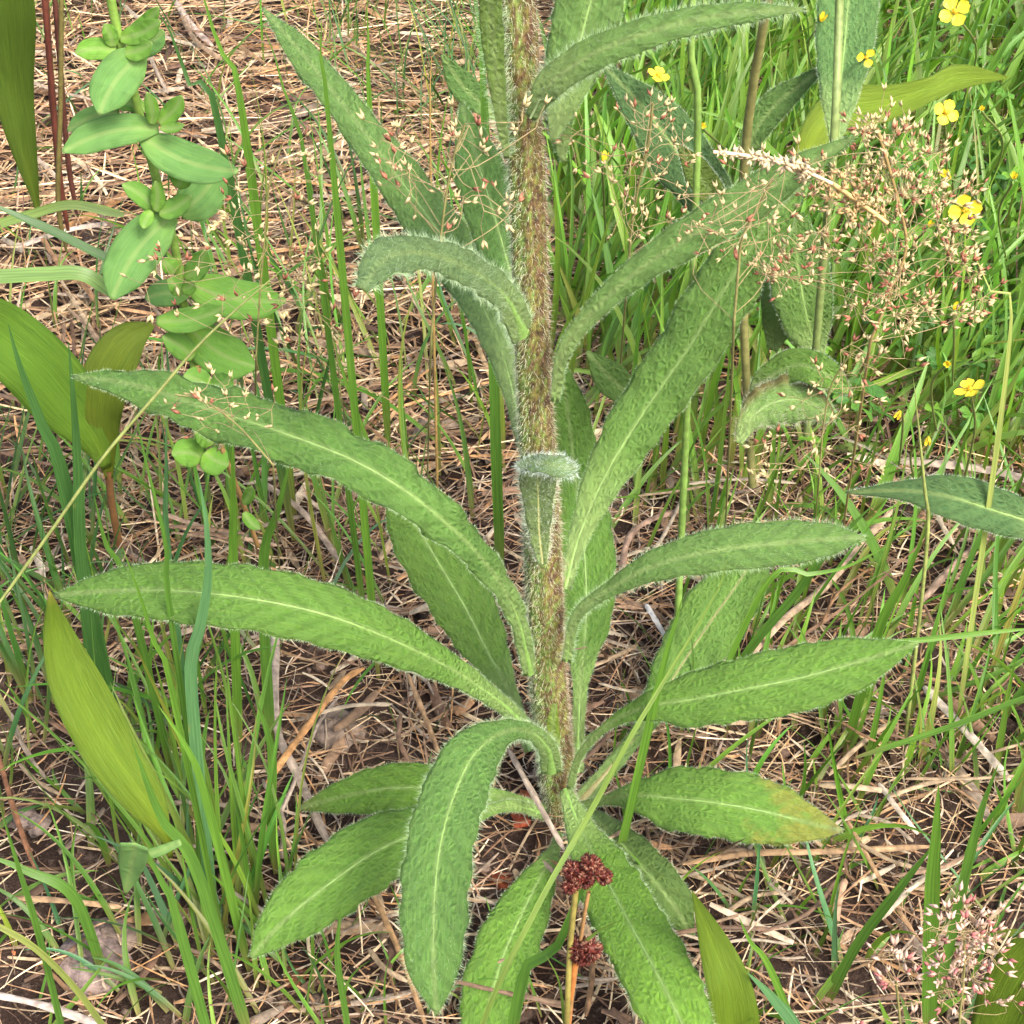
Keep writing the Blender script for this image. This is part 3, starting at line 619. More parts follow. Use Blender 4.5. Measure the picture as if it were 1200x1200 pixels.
tuft(165, 935, 14, 0.055, 0.012, 0.4, 2.6, 0.0011, 'mid', 'left leaning tuft at the foot of the broad pale leaf', 0.8)
tuft(30, 610, 14, 0.07, 0.014, 0.35, 1.2, 0.0012, 'dark', 'dark tuft at the left edge above the long slanting stalk', 0.9)
tuft(150, 600, 12, 0.065, 0.014, 0.3, 2.0, 0.0011, 'mid', 'thin tuft behind the slanting stalk between two left leaves', 0.8)
tuft(700, 1150, 10, 0.03, 0.012, 0.4, 1.4, 0.0009, 'mid', 'tiny tuft right beside the lower red seed head', 1.2)
tuft(880, 1180, 12, 0.035, 0.014, 0.5, 1.0, 0.0010, 'mid', 'low tuft at the bottom edge right of the smooth yellow green leaf', 1.2)
tuft(760, 900, 12, 0.04, 0.010, 0.3, 1.3, 0.0011, 'bright', 'small bright tuft between the two lower right leaf stalks', 0.9)
tuft(970, 380, 16, 0.08, 0.018, 0.4, 0.9, 0.0013, 'mid', 'loose tuft directly under the large reddish flower cluster', 0.7)
tuft(440, 1190, 12, 0.03, 0.010, 0.25, 1.6, 0.0009, 'mid', 'very short tuft at the bottom left of the arching leaf', 1.0)
tuft(520, 150, 26, 0.085, 0.012, 0.3, 2.4, 0.0006, 'dark', 'dark wiry tuft beside the stem at the top', 0.8, 0.4)
tuft(590, 60, 18, 0.08, 0.010, 0.35, 2.2, 0.0007, 'dark', 'second dark wiry tuft right behind the top of the stem', 0.7, 0.4)
tuft(860, 60, 22, 0.085, 0.020, 0.2, 1.4, 0.0018, 'bright', 'broad bladed bright tuft behind the top right leaf', 0.8, 0.3)
tuft(830, 300, 20, 0.09, 0.016, 0.2, 1.4, 0.0015, 'bright', 'bright tuft between the two rising right hand leaves', 0.6, 0.25)
tuft(1180, 480, 16, 0.08, 0.014, 0.4, 1.1, 0.0015, 'bright', 'bright tuft at the right edge beside the yellow flower', 0.6, 0.25)

def blade_thing(pts, hwpx, col, label, Y=0.0, name='grass_shoot', cat='grass shoot', stalk=False, tip=True, z=None, camw=0.9, n=26, root=True):
    """a single blade or stalk along a path; Y (number or list) is how far behind the main plant it stands"""
    Ys = Y if isinstance(Y, (list, tuple)) else [Y] * len(pts)
    P = np.array([atY(px, py, y) for (px, py), y in zip(pts, Ys)]) if z is None else np.array([atZ(px, py, zz) for (px, py), zz in zip(pts, z)])
    if P[0, 2] > 0.004 and root:
        g = P[0] - (P[1] - P[0]) * min(0.5, P[0, 2] / max(abs(P[1, 2] - P[0, 2]), 1e-4)) * 0.6; g[2] = 0.0; P = np.vstack([g, P[1:] if len(P) > 3 else P])
    elif P[0, 2] < 0: P[:, 2] = np.maximum(P[:, 2], 0.0)
    C = catmull(P, n); d = (C - CAM) @ VD; s = np.linspace(0, 1, n)
    if not stalk:
        f_ = np.clip(1 - s * 6, 0, 1)[:, None, None] * (1 if tip else 0); col = np.asarray(col) * (1 - f_) + np.array((0.18, 0.17, 0.06)) * f_ * np.ones((1, 3, 1)); col = np.broadcast_to(col, (n, 3, 3))
    t = np.clip((1 - s) * 3, 0, 1) ** 0.7 if tip else np.ones(n); hw = hwpx * d / FPX * np.maximum(t, 0.05) * np.clip(0.5 + s * 4, 0, 1)
    mb = MB()
    if stalk: tube(mb, C, hw, np.asarray(col) * np.ones((n, 1)) * (1 + 0.08 * rng.normal(size=(n, 1))), 6)
    else:
        T = nrm(np.gradient(C, axis=0)); G = nrm(camw * nrm(CAM - C) + (1 - camw) * UP + 0.2 * rng.normal(size=3)); W = nrm(np.cross(G, T)); Nn = np.cross(T, W)
        V = np.stack([C - W * hw[:, None] + Nn * hw[:, None] * 0.25, C, C + W * hw[:, None] + Nn * hw[:, None] * 0.25], 1)
        lf = np.zeros((n, 3, 3)); lf[:, :, 0] = np.linspace(0, np.linalg.norm(np.diff(C, axis=0), axis=1).sum(), n)[:, None] + random.random() * 3; lf[:, 0, 1] = -hw; lf[:, 2, 1] = hw
        mb.add(V, gridq(n, 3), None, col, lf)
    return single(name, mb, M_STALK if stalk else M_GRASS, C[0], label, cat)
GM = (0.08, 0.18, 0.03); GB = (0.11, 0.235, 0.033); GD = (0.05, 0.13, 0.035); GBL = (0.085, 0.20, 0.085); GY = (0.22, 0.27, 0.06)
blade_thing([(-25, 740), (0, 705), (60, 622), (120, 537), (180, 466), (240, 397), (320, 325), (350, 300)], 2.1, (0.17, 0.20, 0.06), 'long thin yellow green stalk slanting across the long left leaf tip', [-0.06, -0.055, -0.05, -0.045, -0.04, -0.035, -0.03, -0.03], 'grass_stalk', 'grass stalk', True, root=False)
blade_thing([(520, 1260), (567, 1195), (630, 1062), (690, 955), (740, 862), (780, 795), (842, 690), (852, 655)], 3.4, (0.17, 0.26, 0.06), 'long pale green stalk crossing in front of the plant base', [-0.10, -0.095, -0.085, -0.075, -0.07, -0.065, -0.06, -0.06])
blade_thing([(580, 1190), (612, 1150), (650, 1115), (683, 1040), (713, 1000)], 7, GM, 'short green blade crossing in front of the red seed heads', -0.105)
blade_thing([(155, 470), (172, 545), (195, 640), (200, 720), (207, 800)][::-1], 3.6, GM, 'narrow blade rising in front of the horizontal left leaf', -0.035)
blade_thing([(232, 555), (242, 617), (243, 683), (233, 740), (224, 810), (215, 860)][::-1], 7.5, GBL, 'broad blue green blade crossing the horizontal left leaf', -0.04)
blade_thing([(143, 640), (165, 700), (180, 750), (200, 800), (215, 840)][::-1], 4.5, GB, 'short bright blade leaning over the horizontal left leaf', -0.045)
blade_thing([(273, 500), (273, 590), (274, 700), (272, 800)][::-1], 5.5, GB, 'straight bright blade behind the horizontal left leaf', 0.02)
blade_thing([(341, 535), (325, 600), (308, 670), (300, 720)][::-1], 6.5, GM, 'broad blade leaning right between the two long left leaves', 0.02)
blade_thing([(10, 380), (22, 425), (50, 500), (77, 573), (90, 640)][::-1], 9, GD, 'broad dark blade in front of the left edge leaves', 0.02)
blade_thing([(80, 400), (86, 470), (91, 545), (97, 680), (98, 760)][::-1], 7, GD, 'dark upright blade right of the broad dark one', 0.015)
blade_thing([(195, 490), (195, 560), (197, 640), (200, 700)][::-1], 4.0, GBL, 'thin bluish blade above the horizontal left leaf', 0.03)
blade_thing([(110, 580), (125, 640), (150, 690), (165, 720)][::-1], 4.5, GM, 'green blade leaning left over the horizontal leaf tip', 0.01)
blade_thing([(232, -30), (248, 30), (267, 80), (285, 140), (300, 190)][::-1], 5.5, GB, 'bright blade hanging from the top above the oval leaved herb', 0.12)
blade_thing([(180, 5), (200, 38), (227, 110), (255, 140), (290, 190)][::-1], 5.5, GD, 'dark green blade right of the oval leaved herb', 0.11)
blade_thing([(307, 27), (325, 75), (338, 130), (360, 207), (390, 280)][::-1], 3.8, GM, 'thin long blade in front of the upper left hairy leaf', 0.06)
blade_thing([(377, 20), (376, 83), (385, 140), (400, 200)][::-1], 4.6, GB, 'bright blade crossing the upper left hairy leaf', 0.05)
blade_thing([(430, 5), (432, 60), (433, 120)][::-1], 4.5, GB, 'upright blade in the top litter beside the upper left leaf', 0.15)
blade_thing([(530, -30), (548, 20), (565, 70), (580, 110)][::-1], 6, GM, 'broad green blade just left of the stem at the top', 0.08)
blade_thing([(0, 262), (40, 250), (85, 240), (145, 252)][::-1], 5.5, (0.20, 0.30, 0.09), 'upper pale arched blade entering from the left edge', 0.10, tip=False, root=False)
blade_thing([(-20, 326), (50, 322), (97, 322), (132, 345)][::-1], 9, (0.15, 0.26, 0.08), 'lower pale arched blade entering from the left edge', 0.08, tip=False, root=False)
blade_thing([(-20, 235), (60, 270), (127, 303), (180, 320)][::-1], 5.5, GD, 'dark arched blade between the two pale ones', 0.09, root=False)
blade_thing([(1225, 735), (1150, 742), (1077, 750), (1000, 757), (960, 765)][::-1], 3.5, GB, 'thin horizontal blade behind the tip of the big right leaf', -0.01, root=False)
blade_thing([(850, 683), (900, 682), (950, 673), (990, 665), (1040, 640)], 3.5, GB, 'thin bright blade under the narrow right leaf', 0.03)
blade_thing([(1250, 795), (1195, 820), (1120, 850), (1060, 870), (1003, 888)][::-1], 4.5, GB, 'long bright blade slanting above the yellow tipped leaf', -0.02, root=False)
blade_thing([(1100, 920), (1097, 980), (1093, 1040), (1090, 1150), (1092, 1200)][::-1], 9, GB, 'broadest upright bright blade left of the pink grass flowers', -0.07)
blade_thing([(1170, 895), (1150, 950), (1133, 1017), (1113, 1110)][::-1], 6, GM, 'tall blade leaning right just behind the pink grass flowers', -0.06)
blade_thing([(1096, 988), (1050, 1047), (1003, 1110), (980, 1140)][::-1], 6, GM, 'blade slanting up right below the long horizontal stalk', -0.06)
blade_thing([(866, 1075), (880, 1105), (903, 1137), (950, 1210)][::-1], 4.5, GB, 'thin blade right of the pale leaf at the bottom', -0.08)
blade_thing([(876, 1140), (905, 1170), (935, 1215)][::-1], 8, GBL, 'blue green blade at the bottom edge beside the pale leaf', -0.085)
blade_thing([(1070, 440), (1083, 567), (1086, 640), (1088, 720)][::-1], 2.4, (0.20, 0.24, 0.07), 'thin straight flower stalk in front of the right edge leaf', 0.02, 'grass_stalk', 'grass stalk', True)
blade_thing([(1138, 290), (1163, 347), (1183, 400), (1205, 450)][::-1], 3.6, (0.28, 0.34, 0.10), 'pale yellow blade curving down the right edge', 0.03)
blade_thing([(812, -20), (810, 80), (817, 190), (830, 260)][::-1], 4.5, (0.16, 0.27, 0.06), 'upright pale green stalk under the top right leaf', 0.05, 'grass_stalk', 'grass stalk', True, tip=False)
blade_thing([(1025, 590), (975, 640), (930, 700), (880, 760), (845, 800)][::-1], 5.5, GM, 'green blade leaning across behind the narrow right leaf', 0.035)
blade_thing([(1085, 620), (1060, 680), (1030, 740), (1010, 790)][::-1], 6, GB, 'broad blade leaning right above the big right leaf', 0.02)
blade_thing([(800, 700), (790, 735), (775, 790), (740, 850)][::-1], 5, GB, 'short bright blade beside the long crossing stalk', -0.02)
blade_thing([(300, 820), (318, 880), (318, 960)][::-1], 5.5, GM, 'narrow blade beside the flat grey beige straw', -0.02)
blade_thing([(400, 1060), (395, 1120), (405, 1190)][::-1], 4, GM, 'thin blade behind the lower left hairy leaf', -0.075)
blade_thing([(185, 826), (215, 870), (240, 930), (265, 990)][::-1], 5.5, GB, 'bright blade with tan tip leaning left into the dense tuft', -0.05)
blade_thing([(155, 870), (190, 960), (230, 1020), (262, 1065)][::-1], 7, GM, 'broad blade crossing the base of the broad pale leaf', -0.07)
blade_thing([(165, 985), (190, 1035), (205, 1070), (228, 1130)][::-1], 6.5, GM, 'blade in front of the small folded leaf', -0.08)
blade_thing([(0, 945), (20, 1010), (50, 1110), (72, 1210)][::-1], 4.5, GM, 'long narrow blade on bare soil in the lower left', -0.085)
blade_thing([(-20, 1075), (40, 1110), (90, 1160), (130, 1215)], 4, (0.18, 0.22, 0.06), 'olive stalk slanting down across the lower left corner', -0.09, tip=False, root=False)
blade_thing([(-20, 1000), (30, 1020), (85, 1050)][::-1], 6.5, GM, 'short broad blade lying on soil at the left edge', -0.05)
for i, (x0, x1, y1, lab, yy) in enumerate([(52, 62, 130, 'leftmost red brown dead stalk at the top left', 0.16), (50, 70, 210, 'red brown dead stalk bending right behind the top left leaf', 0.15), (72, 68, 235, 'olive brown stalk in front of the red ones', 0.14), (62, 80, 190, 'darkest red brown stalk nearest the oval leaved herb', 0.17)]):
    blade_thing([(x1 + 10, y1 + 60), (x1, y1), ((x0 + x1) / 2 + 1, y1 / 2), (x0, -30)], [3.6, 3.8, 3.0, 3.2][i], [(0.11, 0.04, 0.025), (0.10, 0.03, 0.02), (0.13, 0.11, 0.035), (0.07, 0.025, 0.018)][i], lab, yy, 'dead_stalk', 'stalk', True, tip=False, root=False)
blade_thing([(500, 180), (504, 130), (515, 65), (540, 30)], 1.8, (0.30, 0.20, 0.07), 'thin tan curved stem in the litter left of the stem top', 0.12, 'grass_stalk', 'grass stalk', True)

# ------------------------------------------------------------------ the hairy plant
rng = np.random.default_rng(11)
hp = thing('hairy_plant', 'large hairy plant with thick bristly red brown stem and long wrinkled green leaves', 'plant', (0, 0, 0))
STEM = [(570, -640, 5), (574, -560, 18), (580, -400, 24), (588, -230, 27), (595, -90, 27), (602, 0, 26.5), (608, 70, 25), (613, 140, 23), (617, 200, 23), (620, 300, 22), (623, 400, 21.5), (628, 500, 22), (634, 600, 22.5), (638, 700, 23), (642, 790, 23), (647, 850, 22.5), (652, 900, 22), (657, 945, 19.5), (660, 975, 16)][::-1]
SP = np.array([atY(x, y, 0.0) for x, y, _ in STEM]); SD = (SP - CAM) @ VD; SR = 0.93 * np.array([s[2] for s in STEM]) * SD / FPX
X = catmull(np.c_[SP, SR], 230); C, r = X[:, :3], X[:, 3]; sides = 40
T = nrm(np.gradient(C, axis=0)); A = nrm(np.cross(T, np.array([0, 1.0, 0]))); B = np.cross(T, A)
th = np.linspace(0, 2 * np.pi, sides, endpoint=False)
hgt = np.linspace(0, 1.5, 230)
rib = 1 + 0.05 * np.cos(7 * th[None] + hgt[:, None] * 2.2) + 0.012 * np.sin(13 * th)[None] + 0.01 * rng.normal(size=(230, sides))
D = np.cos(th)[None, :, None] * A[:, None] + np.sin(th)[None, :, None] * B[:, None]
V = C[:, None] + D * (r[:, None] * rib)[..., None]
xr = D[..., 0]                                                                # -1 left .. 1 right
nz = 0.25 * np.sin(hgt[:, None] * 17 + th[None] * 3) + 0.2 * np.sin(hgt[:, None] * 41 - th[None] * 5) + 0.75 * rng.normal(size=(230, sides))
f = np.clip(0.52 + 0.36 * xr + 0.5 * nz, 0, 1)[..., None]
green = np.array((0.13, 0.22, 0.05)); olive = np.array((0.14, 0.13, 0.032)); red = np.array((0.085, 0.048, 0.028))
cc = np.where(f < 0.5, green + (olive - green) * f * 2, olive + (red - olive) * (f - 0.5) * 2)
mb = MB(); i, j = np.meshgrid(np.arange(229), np.arange(sides), indexing='ij'); j2 = (j + 1) % sides
mb.add(V, np.stack([i * sides + j, i * sides + j2, (i + 1) * sides + j2, (i + 1) * sides + j], -1).reshape(-1, 4), None, cc.reshape(-1, 3))
stem = part('stem', mb, M_STEM, hp)
n = 38000; k = rng.choice(229, n, p=r[:-1] / r[:-1].sum()); jj = rng.integers(0, sides, n); a = rng.random(n)[:, None]
Bp = V[k, jj] * (1 - a) + V[k + 1, jj] * a + 0.0002 * rng.normal(size=(n, 3)); Dn = D[k, jj]
hc = np.where(rng.random((n, 1)) < 0.5, np.array([[0.60, 0.60, 0.44]]), np.where(Dn[:, :1] > -0.2, np.array([[0.32, 0.20, 0.12]]), np.array([[0.66, 0.74, 0.50]]))) * rng.uniform(0.8, 1.15, (n, 1))
mb = MB(); hairs(mb, Bp, Dn * 0.75 + UP * rng.normal(-0.45, 0.55, (n, 1)) + rng.normal(size=(n, 3)) * 0.25, rng.uniform(0.0005, 0.0013, n) + 0.0010 * (rng.random(n) < 0.2), 0.000072, hc)
part('hairs', mb, M_HAIR, stem, 'stuff')

def place_leaf(parent, mid, hw, col, mat=M_HAIRY, hair=2.4, hl=0.00072, hcol=(0.42, 0.56, 0.34), rib=True, ribcol=(0.17, 0.30, 0.075), tipcol=None, tipn=0.25, name='leaf', ribw=0.00034, baser=None, label=None, colf=None, hw2=0.00005, **kw):
    S = leaf_surface(mid, hw, **kw)
    lo = S['G'][..., 2].min()
    if lo < 0.0015: print('LOW LEAF', mid[0][:2], mid[-1][:2], round(float(lo), 4))
    lf = part(name, leaf_mesh(S, col, tipcol, tipn, colf=colf, thick=0.00022 if mat is M_HAIRY else 0.0001, pb=0.85 if mat is M_HAIRY else 0.0), mat, parent, label=label)
    if rib:
        n = S['nu']; s = S['s'] / S['s'][-1]; b = baser if baser else max(float(S['wm'][0].mean()) * 0.75, ribw)
        rad = np.maximum(b * np.exp(-s * 5.5), ribw * (1 - s) ** 0.7 + 0.00005)
        mb = MB(); tube(mb, S['P'][:-1] - S['Nm'][:-1] * (rad[:-1, None] * 0.55), rad[:-1], ribcol, 8)
        part('midrib', mb, M_STALK, lf)
    if hair > 0: part('hairs', leaf_hairs(S, hair, hl, hw2, hcol), M_HAIR, lf, 'stuff')
    return S
GU = (0.130, 0.275, 0.075)
L = lambda *a, **k: place_leaf(hp, *a, **k)
def ramp(pts, y0, y1): n = len(pts); return [(p[0], p[1], y0 + (y1 - y0) * i / (n - 1)) for i, p in enumerate(pts)]
# long leaf to the upper left
L(ramp([(614, 525), (592, 425), (562, 352), (522, 283), (470, 212), (410, 133), (355, 64), (308, 10)], 0.004, 0.115), [6, 15, 24, 30, 27, 20, 17, 1], GU, hair=2.2, wave=0.2, wfreq=6, seed=1)
# short blunt leaf left of the stem
L(ramp([(612, 400), (600, 330), (582, 262), (560, 190), (541, 121)], 0.006, 0.055), [14, 24, 32, 28, 2], (0.10, 0.24, 0.055), hair=1.5, seed=2, wave=0.04)
# leaf behind, going up out of the frame
L(ramp([(648, 165), (664, 100), (682, 40), (700, -30), (715, -90)], 0.008, 0.03), [3, 26, 38, 36, 20], GU, hair=2.2, seed=5)
L(ramp([(660, 190), (655, 130), (660, 60)], 0.012, 0.02), [2, 18, 10], GU, hair=2.0, seed=25)
# decurrent green leaf base on the left of the stem top
L([(594, 185, -0.006), (584, 110, -0.008), (577, 40, -0.009), (572, -30, -0.012), (560, -90, -0.02)], [3, 9, 13, 14, 14], (0.19, 0.33, 0.08), hair=3.0, hl=0.0018, seed=26, cam_w=0.9)
# vertical leaf behind the stem on the right
L([(676, 905, 0.004), (680, 805, 0.018), (687, 720, 0.035), (684, 640, 0.05), (674, 560, 0.062), (665, 480, 0.07), (656, 420, 0.075)], [8, 9, 30, 36, 30, 24, 2], (0.115, 0.27, 0.045), hair=0.8, seed=8)
# leaf inside left
L([(622, 880, 0.004), (598, 812, 0.014), (572, 765, 0.024), (545, 712, 0.034), (505, 645, 0.045), (478, 600, 0.052), (450, 560, 0.056)], [7, 9, 25, 36, 38, 28, 2], (0.12, 0.265, 0.045), hair=0.8, seed=11)
# leaf in the grass to the right, behind
L([(672, 950, 0.002), (715, 900, 0.006), (755, 850, 0.018), (795, 785, 0.034), (835, 725, 0.046), (872, 672, 0.055), (892, 630, 0.058)], [11, 9, 11, 30, 38, 30, 2], (0.115, 0.26, 0.05), hair=0.8, ribcol=(0.26, 0.24, 0.10), seed=13)
# long wavy left leaf
L([(622, 790, -0.004), (603, 715, -0.012), (560, 650, -0.018), (495, 590, -0.020), (425, 545, -0.018), (340, 510, -0.014), (240, 478, -0.008), (160, 452, -0.002), (85, 441, 0.004)], [8, 11, 17, 26, 31, 32, 29, 20, 1], (0.10, 0.24, 0.052), hair=1.9, wave=0.30, wfreq=9, seed=9, cam_w=0.6)
# horizontal left leaf
L([(620, 855, -0.003), (585, 822, -0.012), (530, 785, -0.022), (460, 750, -0.030), (380, 720, -0.034), (290, 701, -0.034), (200, 692, -0.030), (125, 693, -0.026), (63, 698, -0.022)], [8, 9, 16, 27, 35, 37, 34, 24, 1], (0.115, 0.27, 0.045), hair=1.5, wave=0.05, seed=10, cam_w=0.7)
# broad rising right leaf, then the one above it
L([(662, 690, 0.003), (680, 625, 0.012), (712, 552, 0.022), (755, 482, 0.03), (805, 410, 0.036), (855, 330, 0.042), (900, 262, 0.046), (950, 205, 0.05)], [6, 12, 25, 33, 36, 36, 27, 2], (0.12, 0.27, 0.055), hair=1.6, wave=0.10, wfreq=7, seed=7)
L([(650, 470, -0.008), (662, 410, -0.009), (700, 360, -0.009), (750, 316, -0.008), (810, 276, -0.006), (870, 240, -0.002), (930, 202, 0.002), (1005, 158, 0.008)], [5, 8, 12, 17, 23, 25, 19, 1], GU, hair=2.4, wave=0.14, wfreq=6, seed=6, cam_w=0.8)
# top right leaf
L([(622, 138, -0.011), (645, 98, -0.014), (690, 66, -0.016), (745, 43, -0.016), (805, 26, -0.014), (870, 15, -0.01), (942, 11, -0.006)], [6, 17, 19, 18, 16, 12, 1], GU, hair=2.6, hl=0.0014, wave=0.08, seed=4, cam_w=0.85, ribcol=(0.30, 0.40, 0.18))
# drooping curled leaf left
L([(613, 392, -0.010), (592, 348, -0.020), (550, 316, -0.032), (500, 298, -0.042), (455, 302, -0.052), (424, 338, -0.064)], [15, 19, 22, 20, 26, 8], (0.15, 0.27, 0.12), hair=3.4, hl=0.0015, wave=0.10, seed=3, cam_w=0.7)
# narrow right leaf
L([(664, 775, -0.009), (676, 722, -0.01), (716, 690, -0.012), (770, 662, -0.014), (840, 645, -0.015), (910, 637, -0.014), (970, 632, -0.012), (1013, 630, -0.01)], [5, 6, 9, 18, 25, 26, 19, 1], (0.115, 0.25, 0.065), hair=2.4, hl=0.0013, wave=0.04, seed=12, cam_w=0.8)
# big right leaf
L([(668, 925, -0.008), (680, 885, -0.01), (715, 848, -0.013), (760, 828, -0.017), (810, 820, -0.02), (870, 808, -0.022), (935, 795, -0.022), (1005, 776, -0.02), (1076, 754, -0.017)], [4, 4, 5, 15, 30, 35, 37, 29, 1], (0.118, 0.275, 0.042), hair=1.4, wave=0.06, seed=14, cam_w=0.7)
# leaf with yellow tip
def yellow_tip(S, c):
    s = (S['s'] / S['s'][-1])[:, None, None]; v = S['v'][None, :, None]; r = np.random.default_rng(3)
    n = 0.12 * np.sin(s * 40 + v * 3) + 0.1 * r.normal(size=c.shape[:2])[..., None]
    y = np.clip((s - 0.80 + 0.10 * np.abs(v) + n * 0.4) / 0.10, 0, 1); p = np.clip((s - 0.95 + n * 0.1) / 0.05, 0, 1)
    c = c * (1 - y * 0.8) + np.array((0.27, 0.27, 0.05)) * y * 0.8
    return c * (1 - p * 0.8) + np.array((0.30, 0.16, 0.14)) * p * 0.8
L([(675, 948, -0.004), (712, 937, -0.010), (745, 932, -0.016), (785, 935, -0.021), (840, 941, -0.026), (900, 952, -0.028), (950, 965, -0.028), (988, 974, -0.028)], [6, 5, 16, 33, 38, 36, 20, 1], (0.125, 0.29, 0.045), hair=1.1, wave=0.06, seed=15, cam_w=0.75, colf=yellow_tip, label='leaf with yellowed and purple tinged tip')
# lower left pair
L([(640, 950, -0.003), (600, 936, -0.006), (560, 930, -0.008), (515, 924, -0.009), (455, 924, -0.009), (400, 934, -0.008), (348, 948, -0.006)], [6, 6, 12, 26, 27, 18, 1], (0.13, 0.30, 0.042), hair=1.0, wave=0.03, seed=20, cam_w=0.8, tipcol=(0.16, 0.16, 0.06), tipn=0.15)
L([(640, 955, -0.008), (600, 944, -0.014), (560, 954, -0.022), (500, 972, -0.032), (440, 998, -0.042), (380, 1040, -0.052), (330, 1082, -0.060), (294, 1122, -0.066)], [6, 6, 8, 28, 39, 40, 28, 2], (0.125, 0.29, 0.045), hair=1.2, wave=0.05, seed=19, cam_w=0.8)
# arching front leaf
L([(646, 905, -0.008), (642, 878, -0.014), (622, 858, -0.022), (590, 858, -0.032), (556, 884, -0.044), (533, 930, -0.056), (517, 985, -0.068), (510, 1040, -0.078), (508, 1100, -0.088), (509, 1150, -0.094), (512, 1188, -0.098)], [12, 11, 9, 14, 32, 37, 39, 40, 37, 25, 1], (0.11, 0.26, 0.062), hair=1.9, hl=0.0012, wave=0.03, seed=18, nu=80, cam_w=0.95)
# bottom leaves
L([(655, 975, -0.004), (650, 995, -0.008), (632, 1030, -0.014), (612, 1070, -0.020), (590, 1120, -0.026), (572, 1180, -0.032), (560, 1240, -0.038)], [4, 6, 19, 31, 36, 33, 12], (0.13, 0.30, 0.042), hair=1.0, wave=0.05, seed=17, cam_w=0.8)
L([(690, 950, -0.004), (725, 985, -0.008), (760, 1025, -0.013), (790, 1062, -0.018), (812, 1098, -0.022)], [5, 20, 27, 24, 2], (0.09, 0.18, 0.045), hair=1.0, seed=16, cam_w=0.8)
L([(662, 925, -0.010), (682, 975, -0.026), (706, 1022, -0.044), (734, 1075, -0.062), (764, 1130, -0.078), (792, 1185, -0.09), (822, 1250, -0.10)], [6, 18, 33, 38, 41, 40, 22], (0.16, 0.36, 0.042), hair=1.3, hl=0.001, wave=0.04, seed=150, cam_w=0.85)
# small leaf folded over on the front of the stem
L([(636, 660, -0.0062), (632, 625, -0.0075), (631, 590, -0.0085), (630, 560, -0.0095), (630, 538, -0.013)], [5, 12, 17, 21, 20], (0.19, 0.30, 0.13), hair=6.0, hl=0.0016, hcol=(0.66, 0.74, 0.58), seed=21, cam_w=1.0, ribcol=(0.42, 0.42, 0.18), fold=0.35, ribw=0.0008)
L([(609, 541, -0.012), (622, 542, -0.017), (640, 544, -0.021), (658, 547, -0.022), (675, 549, -0.020)], [4, 10, 11, 13, 5], (0.19, 0.32, 0.16), hair=8.0, hl=0.0015, hcol=(0.66, 0.76, 0.70), seed=22, cam_w=0.6, nu=30, rib=False, wave=0.12)
L([(652, 875, -0.012), (648, 850, -0.0125), (650, 825, -0.0115)], [5, 7, 3], (0.20, 0.32, 0.04), hair=0, rib=False, seed=23, nu=16, name='leaf_sheath')

# ------------------------------------------------------------------ broad smooth leaves
def broad(name, label, cat, base, leaves, mat=M_BROAD, stem_=None, stemcol=(0.16, 0.12, 0.04), hair=0, **kw):
    t = thing(name, label, cat, base)
    for k, (mid, hw, col) in enumerate(leaves):
        place_leaf(t, mid, hw, col, mat=mat, hair=hair, rib=kw.get('rib', False), teeth=kw.get('teeth', 0.0), fold=kw.get('fold', 0.22), roll=0.05, wave=kw.get('wave', 0.04), wfreq=2, seed=300 + int(abs(mid[0][0])) + k, nu=kw.get('nu', 40), nv=11, groove=0.02, cam_w=kw.get('cam_w', 0.85), hcol=(0.5, 0.6, 0.45), tipcol=kw.get('tipcol'), tipn=kw.get('tipn', 0.2), ribw=0.0005)
    for P, r, c in (stem_ or []):
        C = catmull(np.array([atY(*p) for p in P]), 14); mb = MB(); tube(mb, C, r, c, 8); part('stem', mb, M_STALK, t)
    return t
YG = (0.12, 0.215, 0.022)
broad('broad_leaf_plant', 'single broad smooth yellow green leaf with pointed tip in the lower left', 'plant', atZ(200, 1010), [([(200, 1005, -0.055), (193, 978, -0.055), (172, 940, -0.052), (143, 900, -0.048), (118, 858, -0.044), (88, 800, -0.04), (68, 742, -0.036), (58, 692, -0.034)], [3, 7, 22, 28, 31, 29, 17, 0.5], YG)], tipcol=(0.30, 0.26, 0.05), tipn=0.06)
broad('broad_leaf_plant', 'smooth two leaved plant with one leaf cut by the left edge', 'plant', atZ(138, 640), [([(125, 548, 0.072), (108, 510, 0.07), (75, 468, 0.066), (40, 428, 0.062), (-5, 390, 0.058), (-60, 350, 0.05)], [5, 20, 36, 40, 38, 20], (0.10, 0.22, 0.03)), ([(128, 560, 0.074), (122, 520, 0.072), (118, 475, 0.07), (130, 430, 0.07), (152, 398, 0.072), (180, 380, 0.074)], [4, 14, 25, 28, 22, 3], (0.12, 0.19, 0.025))], stem_=[([(127, 550, 0.074), (131, 590, 0.078), (140, 640, 0.082)], 0.0011, (0.17, 0.085, 0.035))])
broad('broad_leaf_plant', 'tall striped leaf hanging in at the top left corner', 'plant', atZ(48, 290), [([(46, 260, 0.12), (42, 235, 0.12), (26, 165, 0.115), (12, 90, 0.11), (2, 0, 0.10), (-5, -70, 0.095)], [2, 4, 15, 24, 33, 25], (0.12, 0.22, 0.035))])
broad('broad_leaf_plant', 'smooth yellow green leaf rising at the bottom right of the plant', 'plant', atZ(868, 1290), [([(868, 1270, -0.09), (862, 1215, -0.088), (855, 1160, -0.085), (836, 1105, -0.08), (811, 1044, -0.076)], [10, 28, 27, 18, 0.5], YG)])
